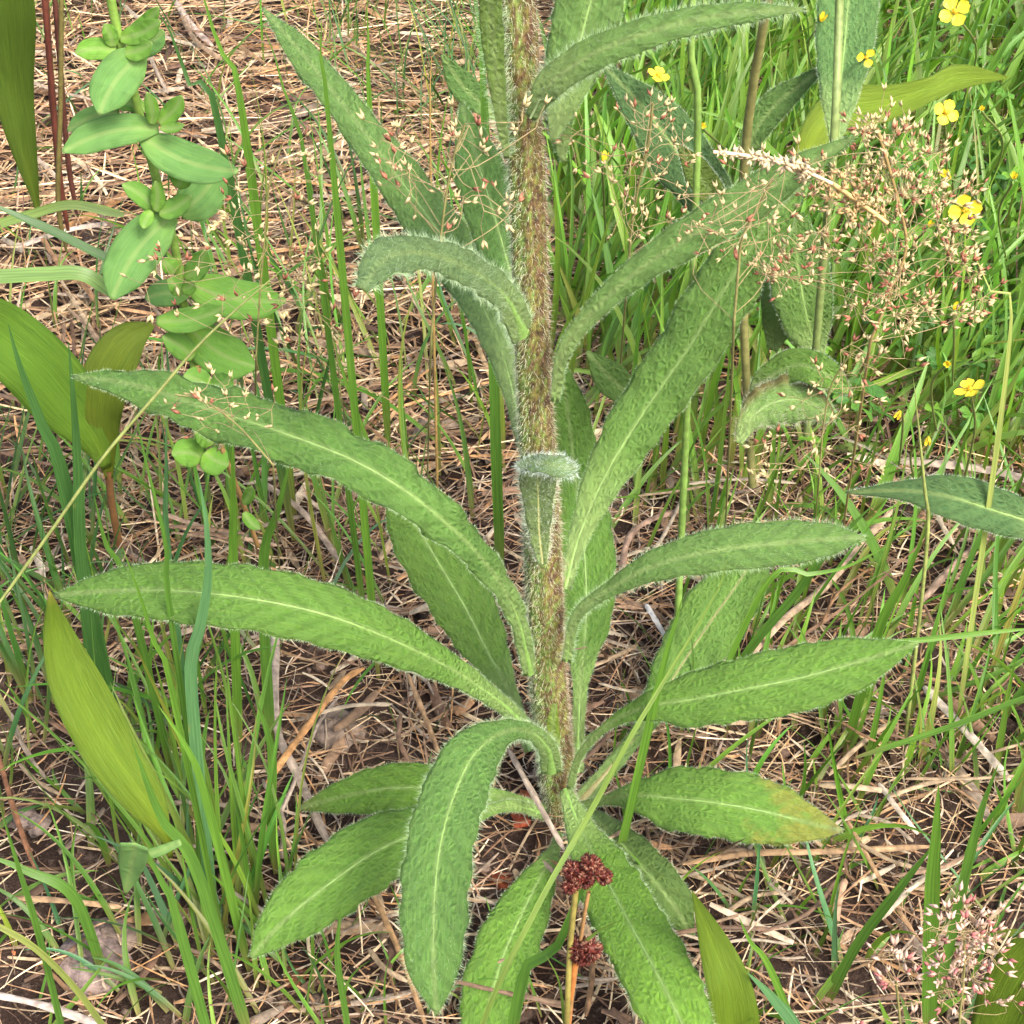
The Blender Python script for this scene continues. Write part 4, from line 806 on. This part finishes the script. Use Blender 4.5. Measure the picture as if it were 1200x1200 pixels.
broad('broad_leaf_plant', 'rounded yellow green leaf cut by the lower right corner', 'plant', atZ(1150, 1270), [([(1150, 1270, -0.10), (1170, 1220, -0.10), (1195, 1165, -0.10), (1225, 1120, -0.10), (1260, 1080, -0.10)], [8, 30, 38, 34, 5], YG)])
broad('broad_leaf_plant', 'olive leaf with twisted pale rimmed tip at the top right', 'plant', atZ(940, 260), [([(935, 225, 0.115), (950, 172, 0.125), (985, 132, 0.135), (1045, 120, 0.14), (1092, 104, 0.145), (1125, 90, 0.15), (1184, 91, 0.15)], [5, 18, 27, 20, 14, 15, 0.5], (0.16, 0.27, 0.03))], wave=0.12)
broad('seedling', 'small folded bluish leaf beside the base of the broad pale leaf', 'plant', atZ(150, 1060), [([(147, 1048, -0.075), (152, 1025, -0.077), (156, 1003, -0.08), (158, 988, -0.082)], [1, 11, 17, 16], (0.15, 0.31, 0.11)), ([(160, 1005, -0.078), (185, 998, -0.078), (212, 987, -0.078)], [5, 6, 4], (0.15, 0.32, 0.10))], mat=M_OVAL, nu=16)

# ------------------------------------------------------------------ oval leaved herb, top left
rng = np.random.default_rng(31)
hb = thing('oval_leaved_herb', 'upright herb with paired oval blue green leaves at the top left', 'plant', atZ(232, 480))
HS = [(236, 480, 0.085), (226, 420, 0.085), (213, 345, 0.084), (205, 290, 0.083), (190, 235, 0.082), (178, 190, 0.081), (166, 145, 0.080), (156, 105, 0.079), (142, 55, 0.078), (130, 0, 0.077), (122, -50, 0.076)]
mb = MB(); C = catmull(np.array([atY(*p) for p in HS]), 50); tube(mb, C, np.linspace(0.0012, 0.0011, 50), (0.16, 0.27, 0.05), 10); part('stem', mb, M_STALK, hb)
BG = (0.12, 0.28, 0.085); LGc = (0.14, 0.33, 0.05); MG = (0.13, 0.31, 0.058)
def oval(x0, y0, x1, y1, h, col, dy0=0.0, dy1=-0.01, parent=None, Yb=0.078, bow=0.08):
    dx, dyy = x1 - x0, y1 - y0; n = 6; mid = []
    for k in range(n):
        t = k / (n - 1); b = math.sin(t * math.pi) * bow; mid.append((x0 + dx * t - dyy * b, y0 + dyy * t + dx * b, Yb + dy0 + (dy1 - dy0) * t))
    hw = [h * q for q in (0.3, 0.85, 1.0, 0.97, 0.78, 0.10)]
    place_leaf(parent or hb, mid, hw, col, mat=M_OVAL, hair=0, rib=False, teeth=0.0, fold=0.12, roll=0.03, wave=0.07, wfreq=1.5, seed=int(x0 * 3 + y0 * 7 + x1), nu=26, nv=11, groove=0.03, cam_w=0.85)
OV = [(218, 330, 335, 352, 24, MG, 0.004, 0.012), (222, 385, 300, 430, 26, MG, 0.006, 0.012), (210, 250, 256, 198, 26, BG, 0.006, 0.012), (183, 376, 264, 360, 15, MG, -0.002, -0.006), (222, 345, 170, 350, 16, BG, 0.004, 0.006),
      (155, 58, 192, 36, 15, BG, 0.004, 0.004), (150, 40, 186, 8, 9, LGc, 0, -0.003), (140, 45, 188, 24, 12, LGc, -0.001, -0.006), (136, 60, 88, 62, 13, LGc, -0.002, -0.004), (168, 62, 116, 134, 25, BG, -0.002, -0.012), (132, 55, 122, 28, 9, LGc, -0.002, -0.003), (146, 62, 178, 50, 12, LGc, -0.003, -0.006),
      (140, 132, 79, 153, 12, BG, 0.004, 0.004), (172, 128, 122, 120, 10, MG, 0.004, 0.004), (186, 150, 73, 178, 19, BG, -0.002, -0.010), (166, 160, 279, 201, 23, BG, -0.003, -0.012), (178, 146, 172, 108, 8, LGc, -0.004, -0.006), (186, 144, 213, 112, 11, LGc, -0.004, -0.006), (188, 150, 216, 146, 6, LGc, -0.006, -0.009),
      (203, 252, 131, 351, 28, BG, -0.002, -0.014), (184, 248, 143, 216, 12, MG, -0.003, -0.004), (182, 248, 182, 212, 8, LGc, -0.005, -0.006), (186, 250, 224, 229, 12, MG, -0.005, -0.008), (178, 248, 168, 268, 8, LGc, -0.007, -0.010), (208, 220, 212, 192, 13, LGc, 0.002, 0.002),
      (214, 345, 196, 328, 10, MG, -0.005, -0.008), (218, 328, 241, 292, 13, MG, -0.005, -0.008), (214, 340, 228, 330, 9, LGc, -0.007, -0.010), (205, 320, 190, 305, 10, LGc, -0.004, -0.006), (226, 420, 190, 395, 14, MG, 0, -0.003)]
for o in OV: oval(*o[:6], dy0=o[6], dy1=o[7])
h2 = thing('oval_leaved_herb', 'small yellowish sprig of round leaves just above the long left leaf', 'plant', atZ(300, 640))
mb = MB(); C = catmull(np.array([atY(*p) for p in [(302, 640, 0.06), (285, 590, 0.055), (262, 530, 0.05), (240, 470, 0.05), (232, 430, 0.05)]]), 20); tube(mb, C, 0.0007, (0.25, 0.15, 0.06), 7); part('stem', mb, M_STALK, h2)
for o in [(238, 535, 201, 532, 17, LGc), (240, 530, 268, 545, 18, LGc), (245, 455, 215, 440, 14, MG), (246, 455, 272, 440, 13, MG), (242, 480, 262, 500, 12, BG), (240, 470, 215, 468, 10, LGc), (250, 520, 228, 505, 13, LGc), (286, 600, 305, 620, 7, LGc), (285, 590, 295, 570, 7, LGc)]:
    oval(*o, parent=h2, Yb=0.05, dy0=0, dy1=-0.003)

# ------------------------------------------------------------------ other hairy plants behind, right
rng = np.random.default_rng(41)
HB = (0.095, 0.215, 0.055)
def stemP(P, r, c): return (P, r, c)
broad('hairy_plant', 'second hairy plant with pale brown stem right of the main one', 'plant', atZ(882, 560), [
    ([(874, 205, 0.11), (882, 160, 0.11), (908, 124, 0.112), (940, 98, 0.114), (968, 76, 0.116)], [4, 14, 17, 10, 1], HB),
    ([(868, 290, 0.115), (845, 250, 0.115), (805, 195, 0.12), (765, 140, 0.125), (706, 74, 0.13)], [6, 24, 34, 30, 2], (0.07, 0.17, 0.065)),
    ([(868, 300, 0.115), (842, 240, 0.11), (815, 200, 0.105), (795, 170, 0.1)], [5, 14, 16, 2], (0.12, 0.21, 0.04))],
    mat=M_HAIRY, stem_=[([(882, 570, 0.10), (874, 430, 0.105), (870, 300, 0.105), (871, 213, 0.10), (880, 117, 0.095), (900, 0, 0.085), (908, -60, 0.08)], 0.0012, (0.17, 0.17, 0.06))], rib=True, hair=0.5, teeth=0.02, cam_w=0.8)
broad('hairy_plant', 'third hairy plant with tall leaf leaving the top edge right of centre', 'plant', atZ(945, 500), [
    ([(978, 175, 0.088), (984, 110, 0.10), (990, 50, 0.115), (996, -30, 0.13), (1000, -90, 0.14)], [3, 22, 33, 32, 14], (0.11, 0.26, 0.085)),
    ([(960, 420, 0.12), (945, 370, 0.12), (935, 310, 0.125), (930, 250, 0.13)], [6, 30, 34, 12], (0.10, 0.22, 0.05)),
    ([(880, 470, 0.09), (898, 445, 0.088), (935, 428, 0.085), (970, 440, 0.08), (999, 463, 0.078)], [4, 14, 20, 17, 1], (0.11, 0.25, 0.04))],
    mat=M_HAIRY, stem_=[([(945, 510, 0.105), (955, 420, 0.10), (966, 290, 0.095), (978, 160, 0.085), (984, 0, 0.105), (986, -60, 0.105)], 0.0011, (0.16, 0.22, 0.07))], rib=True, hair=0.5, teeth=0.02, cam_w=0.8)
def brown_edge(S, c):
    v = S['v'][None, :, None]; s = (S['s'] / S['s'][-1])[:, None, None]; k = np.clip((v - 0.5) / 0.3, 0, 1) * np.clip(s * 3, 0, 1); return c * (1 - 0.7 * k) + np.array((0.17, 0.08, 0.04)) * 0.7 * k
t = thing('withered_leaf_plant', 'fuzzy withering leaf with brown upper rim in the grass at the right', 'plant', atZ(885, 590))
place_leaf(t, [(866, 520, 0.07), (878, 492, 0.074), (902, 474, 0.078), (930, 468, 0.08), (955, 476, 0.08), (980, 492, 0.078)], [3, 14, 25, 27, 19, 2], (0.16, 0.31, 0.09), hair=4.0, hl=0.0018, hcol=(0.50, 0.52, 0.38), seed=77, cam_w=0.8, colf=brown_edge, wave=0.2)
broad('hairy_plant', 'single hairy leaf reaching in from the right edge', 'plant', atZ(1260, 690), [
    ([(1270, 640, 0.03), (1225, 618, 0.03), (1170, 600, 0.03), (1115, 583, 0.03), (1060, 575, 0.034), (992, 577, 0.04)], [8, 18, 26, 26, 12, 1], (0.07, 0.17, 0.065))], mat=M_HAIRY, rib=True, hair=0.7, teeth=0.02)
broad('small_leaf', 'small green leaf tucked between stem and broad rising leaf', 'plant', atZ(745, 520), [([(742, 500, 0.07), (735, 465, 0.068), (712, 440, 0.068), (688, 412, 0.07)], [4, 15, 19, 2], (0.10, 0.22, 0.05))], mat=M_HAIRY, teeth=0.02)
broad('small_leaf', 'narrow background leaf in the litter left of the stem top', 'plant', atZ(585, 150), [([(585, 140, 0.15), (560, 118, 0.15), (540, 98, 0.15), (518, 64, 0.15)], [4, 14, 16, 2], (0.085, 0.20, 0.055))], mat=M_HAIRY, teeth=0.02)
broad('small_leaf', 'wide dull green leaf low in the grass at the upper right', 'plant', atZ(905, 420), [([(905, 410, 0.13), (915, 370, 0.13), (925, 330, 0.135), (960, 290, 0.14)], [6, 22, 28, 4], (0.11, 0.23, 0.05))], mat=M_HAIRY, teeth=0.02)

# ------------------------------------------------------------------ yellow flowers
rng = np.random.default_rng(51)
def flower(px, py, rpx, label, Y, foot, facing=None, closed=False, petals=4, rot=0.3):
    c = atY(px, py, Y); b = atZ(*foot, 0.0); t = thing('yellow_flower', label, 'flower', b)
    r = rpx * depth(c) / FPX; Nf = nrm(facing if facing is not None else (0.45 * rng.normal(size=3) + nrm(CAM - c) * 0.9 + UP * 0.5))
    A = nrm(np.cross(Nf, (0.3, 1, 0.1))); B = np.cross(Nf, A)
    mid = (b * 0.45 + c * 0.55) + np.array([0.004 * rng.normal(), 0.0, 0.006]); mb = MB(); C = catmull(np.array([b, mid, c - Nf * 0.0012]), 16); tube(mb, C, 0.00035, (0.17, 0.22, 0.06), 5); part('stalk', mb, M_STALK, t)
    for k in range(petals):
        a0 = rot + k * 2 * math.pi / petals; nu, nv = 8, 7; mb = MB(); V = np.zeros((nu, nv, 3))
        for i in range(nu):
            s = i / (nu - 1); rad = r * (0.12 + 0.90 * s); wdt = r * 0.46 * math.sin(min(1, s * 1.25) ** 0.8 * math.pi * 0.5) * (1 if s < 0.8 else 1 - (s - 0.8) * 2.0)
            for j in range(nv):
                v = j / (nv - 1) * 2 - 1; notch = -0.10 * r * math.exp(-(v / 0.25) ** 2) * s ** 3 - 0.16 * r * v * v * s
                up = (0.25 if not closed else 1.3) * rad * s ** 0.7 * (0.7 if not closed else 1) + 0.05 * r * v * v + 0.03 * r * math.sin(v * 5 + s * 4)
                ra = (rad + notch) * (1 if not closed else 0.55)
                V[i, j] = c + Nf * up + (A * math.cos(a0) + B * math.sin(a0)) * ra + (-A * math.sin(a0) + B * math.cos(a0)) * wdt * v * (1 if not closed else 0.6)
        mb.add(V, gridq(nu, nv), None, (0.82, 0.68, 0.05)); part('petal', mb, M_PETAL, t)
    mb = MB(); V, Q, T = rock_mesh(c + Nf * r * 0.10, (r * 0.2,) * 3, None, 0.8, 3, 8); mb.add(V, Q, T, (0.62, 0.42, 0.03))
    D = nrm(Nf + rng.normal(size=(16, 3)) * 0.6); hairs(mb, np.tile(c + Nf * r * 0.1, (16, 1)), D, r * 0.42, r * 0.07, (0.7, 0.5, 0.05)); part('flower_centre', mb, M_PETAL, t)
    mb = MB()
    for k in range(5):
        a0 = k * 1.2566 + 0.3; d = A * math.cos(a0) + B * math.sin(a0); e = np.cross(Nf, d); q = c - Nf * 0.0006
        mb.add([q, q + d * r * 0.4 + e * r * 0.14, q + d * r * 0.85, q + d * r * 0.4 - e * r * 0.14], [[0, 1, 2, 3]], None, (0.11, 0.22, 0.04))
    part('sepals', mb, M_STALK, t)
flower(1119, 14, 19, 'yellow flower at the top right corner region, highest of all', 0.09, (1125, 130), rot=0.5)
flower(1015, 67, 12, 'small yellow flower seen half side on above the twisted leaf', 0.10, (1020, 190), petals=3, rot=0.9)
flower(1108, 132, 16, 'yellow flower just below the twisted leaf tip', 0.07, (1100, 280), rot=0.1)
flower(1131, 245, 20, 'yellow flower among the right hand grass flower spikes', 0.04, (1130, 420), rot=0.7)
flower(1137, 457, 19, 'lowest open yellow flower, alone above bare straw at the right', 0.03, (1120, 600), rot=0.35)
flower(771, 89, 14, 'yellow flower right of the stem in the upper middle', 0.12, (775, 210), rot=0.1)
flower(1113, 209, 10, 'half closed orange yellow flower between two open ones', 0.05, (1105, 330), closed=True)
flower(1118, 362, 9, 'half closed yellow flower at the foot of the grass flower cluster', 0.04, (1115, 470), closed=True)
flower(1110, 426, 8, 'half closed small flower up left of the lowest open flower', 0.05, (1100, 520), closed=True)
flower(1055, 482, 8, 'tiny yellow half open flower left of the lowest open flower', 0.05, (1052, 560), closed=True)
flower(1088, 512, 8, 'tiny yellow bud flower on the thin straight stalk', 0.03, (1085, 600), closed=True)
flower(822, 147, 7, 'tiny orange yellow flower beside the upright pale stalk', 0.08, (825, 260), closed=True)
flower(707, 190, 9, 'tiny yellow flower close right of the stem', 0.08, (712, 320), closed=True)
flower(962, 25, 9, 'tiny orange flower at the top edge left of the tall leaf', 0.12, (965, 120), closed=True)
flower(1188, 209, 8, 'yellow bud at the right edge', 0.06, (1186, 330), closed=True)
flower(1150, 128, 6, 'tiny yellow green bud right of the flower below the twisted leaf', 0.08, (1150, 240), closed=True)
flower(1088, 265, 7, 'tiny bud left of the flower among the grass spikes', 0.05, (1085, 360), closed=True)
# small divided leaves under the flowers
mb = MB()
n = 520; X = []; 
while len(X) < n:
    px = random.uniform(900, 1300); py = random.uniform(-60, 520)
    if random.random() < (0.25 if px < 1030 or py > 430 else 1.0): X.append((px, py))
for px, py in X:
    z = random.uniform(0.004, 0.030); c = atZ(px, py, z); Nn = nrm(UP + 0.45 * rng.normal(size=3)); A = nrm(np.cross(Nn, rng.normal(size=3))); B = np.cross(Nn, A)
    g = np.array(random.choice([(0.10, 0.24, 0.035), (0.07, 0.19, 0.04), (0.13, 0.28, 0.03)])) * random.uniform(0.8, 1.15)
    l0 = random.uniform(0.004, 0.0075)
    for a0 in np.linspace(-1.5, 1.5, random.choice([3, 5])) :
        a0 += 0.1 * rng.normal(); d = A * math.cos(a0) + B * math.sin(a0); e = np.cross(Nn, d); q = l0 * random.uniform(0.8, 1.1)
        s = np.array([0, 0.35, 0.65, 0.85, 1.0]); w = np.array([0.03, 0.16, 0.27, 0.22, 0.04]) * q
        mp = c + d * (s * q)[:, None] + Nn * (0.12 * q * np.sin(s * 3))[:, None]
        V = np.stack([mp - e * w[:, None] + Nn * w[:, None] * 0.3, mp, mp + e * w[:, None] + Nn * w[:, None] * 0.3], 1); lf = np.zeros((5, 3, 3)); lf[..., 0] = s[:, None] * q + random.random(); lf[:, 0, 1] = -w; lf[:, 2, 1] = w
        mb.add(V, gridq(5, 3), None, g, lf)
    tube(mb, catmull(np.array([c, c * [1, 1, 0] + [0.002, 0.003, 0]]), 4), 0.0002, (0.15, 0.2, 0.06), 4)
single('ground_cover', mb, M_GRASS, (0.1, 0.3, 0), kind='stuff', label='low mat of small divided leaves under the yellow flowers', cat='ground cover')

# ------------------------------------------------------------------ grass flower panicles
def spikelet(mb, c, d, l, col):
    """two pointed husks joined at the base"""
    d = nrm(d); e = nrm(np.cross(d, rng.normal(size=3)))
    for sg, cc in ((1, col[0]), (-1, col[1])):
        ax_ = nrm(d + e * 0.30 * sg); u = nrm(np.cross(ax_, e)); v = np.cross(ax_, u); m = c + ax_ * l * 0.42; w = l * 0.165
        mb.add([c, m + u * w, m + v * w, m - u * w, m - v * w, c + ax_ * l], None, [[0, 2, 1], [0, 3, 2], [0, 4, 3], [0, 1, 4], [5, 1, 2], [5, 2, 3], [5, 3, 4], [5, 4, 1]], cc)
def panicle(label, axis, Y, clusters, per=(6, 10), l=0.0024, spread=0.0045, cream=1.35, stalkcol=(0.20, 0.19, 0.07), axr=0.00028, purple=(0.27, 0.11, 0.065), pink=False, jit=0.012, foot=None):
    A = catmull(np.array([atY(px, py, Y) for px, py in axis]), 40)
    base = A[0].copy()
    if foot: A = np.vstack([catmull(np.array([atZ(*foot, 0), (atZ(*foot, 0) + A[0]) / 2 + [0, 0, 0.002], A[0]]), 14)[:-1], A]); base = A[0]
    t = thing('grass_flower_head', label, 'grass flower', base); mb = MB(); tube(mb, A, axr, stalkcol, 5); part('stalk', mb, M_STALK, t)
    br = MB(); sp = MB(); lo = 0 if not foot else 13
    for (px, py) in clusters:
        c = atY(px, py, Y + rng.normal() * jit); k = lo + int(np.argmin(np.linalg.norm(A[lo:] - c, axis=1) + 0.4 * np.maximum(A[lo:, 2] - c[2] + 0.004, 0)))
        m = (A[k] + c) / 2 + rng.normal(size=3) * 0.002; tube(br, catmull(np.array([A[k], m, c]), 7), 0.00008, (0.34, 0.26, 0.13), 3)
        out = nrm(c - A[k] + UP * 0.002)
        for q in range(random.randint(*per)):
            o = rng.normal(size=3) * spread; p = c + o; d = nrm(out * 0.6 + o / spread * 0.5 + UP * 0.3 + rng.normal(size=3) * 0.25)
            tube(br, np.array([c, c + o * 0.5 + rng.normal(size=3) * 0.0003, p]), 0.00006, (0.36, 0.27, 0.14), 3)
            cr = np.array((0.56, 0.46, 0.24)) * random.uniform(0.85, 1.1); pu = np.array(purple) * random.uniform(0.8, 1.5)
            if pink: cr = np.array((0.62, 0.44, 0.34)) * random.uniform(0.9, 1.05); pu = np.array((0.42, 0.15, 0.14)) * random.uniform(0.8, 1.2)
            col = (cr, cr) if random.random() < cream * 0.5 else ((cr, pu) if random.random() < 0.65 else (pu, pu))
            spikelet(sp, p, d, l * random.uniform(0.75, 1.2), col)
    part('branches', br, M_STALK, t, 'stuff'); part('spikelets', sp, M_SPIKE, t, 'stuff')
rng = np.random.default_rng(61)
CL = [(1012, 150), (1030, 142), (1012, 165), (1048, 158), (1065, 150), (1070, 172), (1092, 180), (985, 222), (960, 205), (938, 198), (950, 228), (975, 235), (995, 205), (1012, 195), (1022, 215), (1040, 205), (1045, 190), (1050, 228), (1005, 240), (1030, 245), (1060, 220), (1072, 232), (1085, 222), (1102, 178), (1105, 232), (1098, 262), (1115, 265), (1125, 285), (1112, 300), (1138, 222), (1092, 215),
      (960, 272), (955, 290), (975, 298), (1010, 272), (1008, 292), (1025, 305), (1045, 300), (1055, 320), (1042, 340), (1060, 315), (1075, 290), (1000, 358), (1012, 366), (1050, 368), (1075, 355), (1068, 375), (1085, 360), (1130, 310), (1138, 325), (1150, 350), (1120, 368), (1140, 365), (1025, 345), (905, 318), (925, 325), (895, 322), (915, 300)]
panicle('large branching reddish cream grass flower cluster at the upper right', [(1020, 400), (1045, 340), (1062, 290), (1055, 245), (1040, 190), (1028, 150)], 0.0, CL, (9, 14), 0.0020, 0.0019, foot=(985, 640), axr=0.00035, stalkcol=(0.30, 0.22, 0.09))
panicle('loose cream flower spray in front of the rising right leaf', [(860, 380), (865, 320), (870, 280), (890, 240), (905, 210)], -0.03, [(832, 262), (828, 275), (845, 285), (862, 285), (850, 262), (880, 265), (885, 285), (900, 262), (912, 275), (888, 225), (880, 210), (895, 222), (840, 250), (870, 255), (905, 300), (920, 200), (800, 262), (812, 258), (800, 228)], (2, 4), 0.0019, 0.0024, foot=(850, 620))
panicle('airy cream and purple flower spray close right of the stem', [(735, 330), (740, 270), (748, 220), (760, 165), (765, 120)], 0.015, [(668, 162), (682, 158), (655, 150), (742, 128), (762, 128), (755, 152), (785, 138), (800, 170), (708, 195), (712, 205), (738, 205), (740, 195), (732, 238), (728, 250), (770, 190), (790, 180), (742, 255), (735, 262), (790, 262), (800, 255), (752, 268), (775, 160), (808, 230), (765, 208)], (3, 5), 0.0020, 0.0026, foot=(720, 520))
panicle('sparse cream flower spray hovering over the upper left leaf', [(505, 400), (512, 320), (520, 250), (530, 190), (545, 145)], -0.03, [(550, 147), (547, 155), (573, 183), (551, 181), (453, 187), (480, 193), (537, 207), (457, 212), (567, 247), (580, 247), (487, 217), (543, 230), (450, 150), (447, 163), (603, 243), (522, 263), (523, 313), (497, 310), (612, 143), (628, 150), (470, 205), (460, 195), (594, 250)], (2, 4), 0.0022, 0.0024, foot=(500, 620), axr=0.00022)
panicle('sparse cream flower spray over the litter right of the oval leaved herb', [(300, 420), (305, 340), (310, 280), (315, 220), (330, 170)], 0.05, [(350, 167), (300, 200), (315, 193), (280, 220), (265, 258), (270, 264), (283, 282), (240, 293), (180, 300), (200, 322), (170, 333), (310, 297), (350, 330), (345, 318), (370, 212), (353, 240), (320, 375), (340, 382), (262, 345), (275, 335), (200, 325), (208, 365), (330, 352), (375, 305), (360, 320)], (2, 5), 0.0026, 0.0024, foot=(300, 560), axr=0.00025)
panicle('bits of reddish grass flower resting on the long wavy left leaf', [(320, 545), (280, 500), (240, 470), (205, 462)], -0.035, [(230, 463), (212, 472), (255, 468), (248, 478), (290, 474), (272, 500), (240, 500), (262, 452), (240, 490), (318, 480)], (2, 4), 0.0022, 0.0022, foot=(330, 700), axr=0.0002)
panicle('sparse pale flower spray low in the litter left of the stem', [(400, 470), (395, 420), (380, 370), (365, 330)], 0.07, [(400, 395), (385, 380), (370, 365), (405, 405), (350, 350), (412, 380), (340, 395), (360, 405), (395, 360), (330, 410)], (3, 5), 0.0026, 0.003, foot=(410, 520), axr=0.0002)
panicle('sparse flower spray in the grass below the large reddish cluster', [(960, 560), (965, 500), (975, 450), (1000, 410)], 0.01, [(1005, 440), (1015, 430), (965, 445), (995, 455), (968, 500), (1000, 500), (950, 520), (890, 545), (905, 515), (940, 470), (1020, 545), (985, 410), (1060, 420), (1062, 432), (880, 550), (900, 560), (1022, 400), (1030, 425)], (2, 5), 0.0024, 0.0024, foot=(950, 660), axr=0.0002)
panicle('pink and cream grass flower cluster at the bottom right', [(1120, 1260), (1125, 1190), (1130, 1130), (1128, 1080)], -0.10, [(1103, 1090), (1098, 1095), (1143, 1090), (1160, 1077), (1168, 1103), (1145, 1110), (1157, 1133), (1113, 1160), (1153, 1167), (1087, 1120), (1100, 1140), (1110, 1063), (1127, 1072), (1125, 1100), (1135, 1120), (1130, 1150), (1172, 1160), (1160, 1120), (1185, 1170), (1140, 1145), (1118, 1118)], (4, 7), 0.0024, 0.0021, pink=True, foot=(1120, 1330), jit=0.004)
panicle('small pink grass flower spray left of the larger pink cluster', [(1060, 1260), (1055, 1200), (1050, 1150)], -0.10, [(1037, 1147), (1047, 1120), (1057, 1137), (1035, 1120), (1077, 1197), (1045, 1150), (1000, 1195), (1068, 1145)], (3, 4), 0.0026, 0.0012, pink=True, foot=(1065, 1330), jit=0.003)
# dry straw coloured spike
t = thing('dry_grass_spike', 'bleached feathery grass spike lying across the rising right leaf tip', 'grass spike', atY(925, 192, -0.02)); mb = MB()
C = catmull(np.array([atY(975, 215, -0.015), atY(925, 193, -0.02), atY(880, 183, -0.02), atY(836, 178, -0.02)]), 24); tube(mb, C, 0.0004, (0.68, 0.55, 0.35), 5)
C2 = catmull(np.array([atY(1040, 262, -0.008), atY(1030, 254, -0.008), atY(1005, 236, -0.01), atY(975, 215, -0.015)]), 20); tube(mb, C2, 0.0005, (0.55, 0.40, 0.18), 5); part('stalk', mb, M_STALK, t)
mb = MB()
for k in range(70):
    i = 6 + int((k / 70) * 17); d = nrm(C[min(i + 1, 23)] - C[i] + 0.35 * rng.normal(size=3) * 0.004); sgn = 1 if k % 2 else -1
    spikelet(mb, C[i] + rng.normal(size=3) * 0.0003, nrm(d + np.cross(d, nrm(CAM - C[i])) * 0.55 * sgn), 0.0026 * random.uniform(0.6, 1.1) * (1.25 - 0.6 * k / 70), (np.array((0.58, 0.47, 0.30)),) * 2)
for k in range(60):
    a = rng.random(); p = C2[int(a * 19)] + rng.normal(size=3) * 0.0018; spikelet(mb, p, nrm(rng.normal(size=3) + VU), 0.002, (np.array((0.48, 0.32, 0.15)),) * 2)
part('husks', mb, M_SPIKE, t, 'stuff')

# ------------------------------------------------------------------ dark red seed heads
rng = np.random.default_rng(71)
t = thing('rush_plant', 'rush with two round dark red seed heads below the main plant', 'rush', atZ(660, 1290))
mb = MB(); C = catmull(np.array([atZ(660, 1290, 0), atY(664, 1200, -0.112), atY(668, 1110, -0.112), atY(675, 1040, -0.112)]), 30); tube(mb, C, 0.0006, (0.22, 0.19, 0.05), 6); part('stem', mb, M_STALK, t)
mb = MB(); tube(mb, catmull(np.array([C[16], atY(683, 1085, -0.112), atY(690, 1045, -0.112)]), 10), 0.0004, (0.30, 0.17, 0.07), 5); tube(mb, catmull(np.array([C[12], atY(672, 1140, -0.112), atY(682, 1112, -0.112)]), 10), 0.0007, (0.45, 0.17, 0.05), 5); part('branch', mb, M_STALK, t)
for hx, lst in ((0, [(672, 1020, 11), (684, 1028, 12), (696, 1014, 10), (708, 1027, 9), (690, 1010, 9), (668, 1038, 9)]), (1, [(678, 1108, 11), (692, 1112, 12), (684, 1120, 11), (674, 1118, 8)])):
    mb = MB()
    for px, py, rp in lst:
        c = atY(px, py, -0.112 + rng.normal() * 0.0008); r = 1.22 * rp * depth(c) / FPX
        V, Q, T = rock_mesh(c, (r * 0.6,) * 3, None, 1, 5, 8); mb.add(V, Q, T, (0.10, 0.020, 0.014))
        for k in range(110):
            d = nrm(rng.normal(size=3)); cc = np.array(random.choice([(0.11, 0.020, 0.014), (0.06, 0.013, 0.010), (0.16, 0.035, 0.022), (0.30, 0.14, 0.09)])); spikelet(mb, c + d * r * 0.5, d, r * 0.60, (cc, cc * 0.7))
    part('seed_head', mb, M_SPIKE, t)
for P, h in (([(662, 1200, -0.112), (655, 1150, -0.112), (640, 1120, -0.112)], 2.5), ([(668, 1120, -0.112), (700, 1092, -0.113), (728, 1078, -0.115)], 3.0)):
    C = catmull(np.array([atY(*p) for p in P]), 10); hw = h * depth(C[0]) / FPX * np.linspace(1, 0.1, 10); W = nrm(np.cross(nrm(CAM - C), nrm(np.gradient(C, axis=0)))); mb = MB()
    mb.add(np.stack([C - W * hw[:, None], C + 0 * C, C + W * hw[:, None]], 1), gridq(10, 3), None, (0.12, 0.20, 0.04)); part('leaf', mb, M_GRASS, t)
print('objects', len(bpy.data.objects), 'faces', sum(len(o.data.polygons) for o in bpy.data.objects if o.type == 'MESH'))
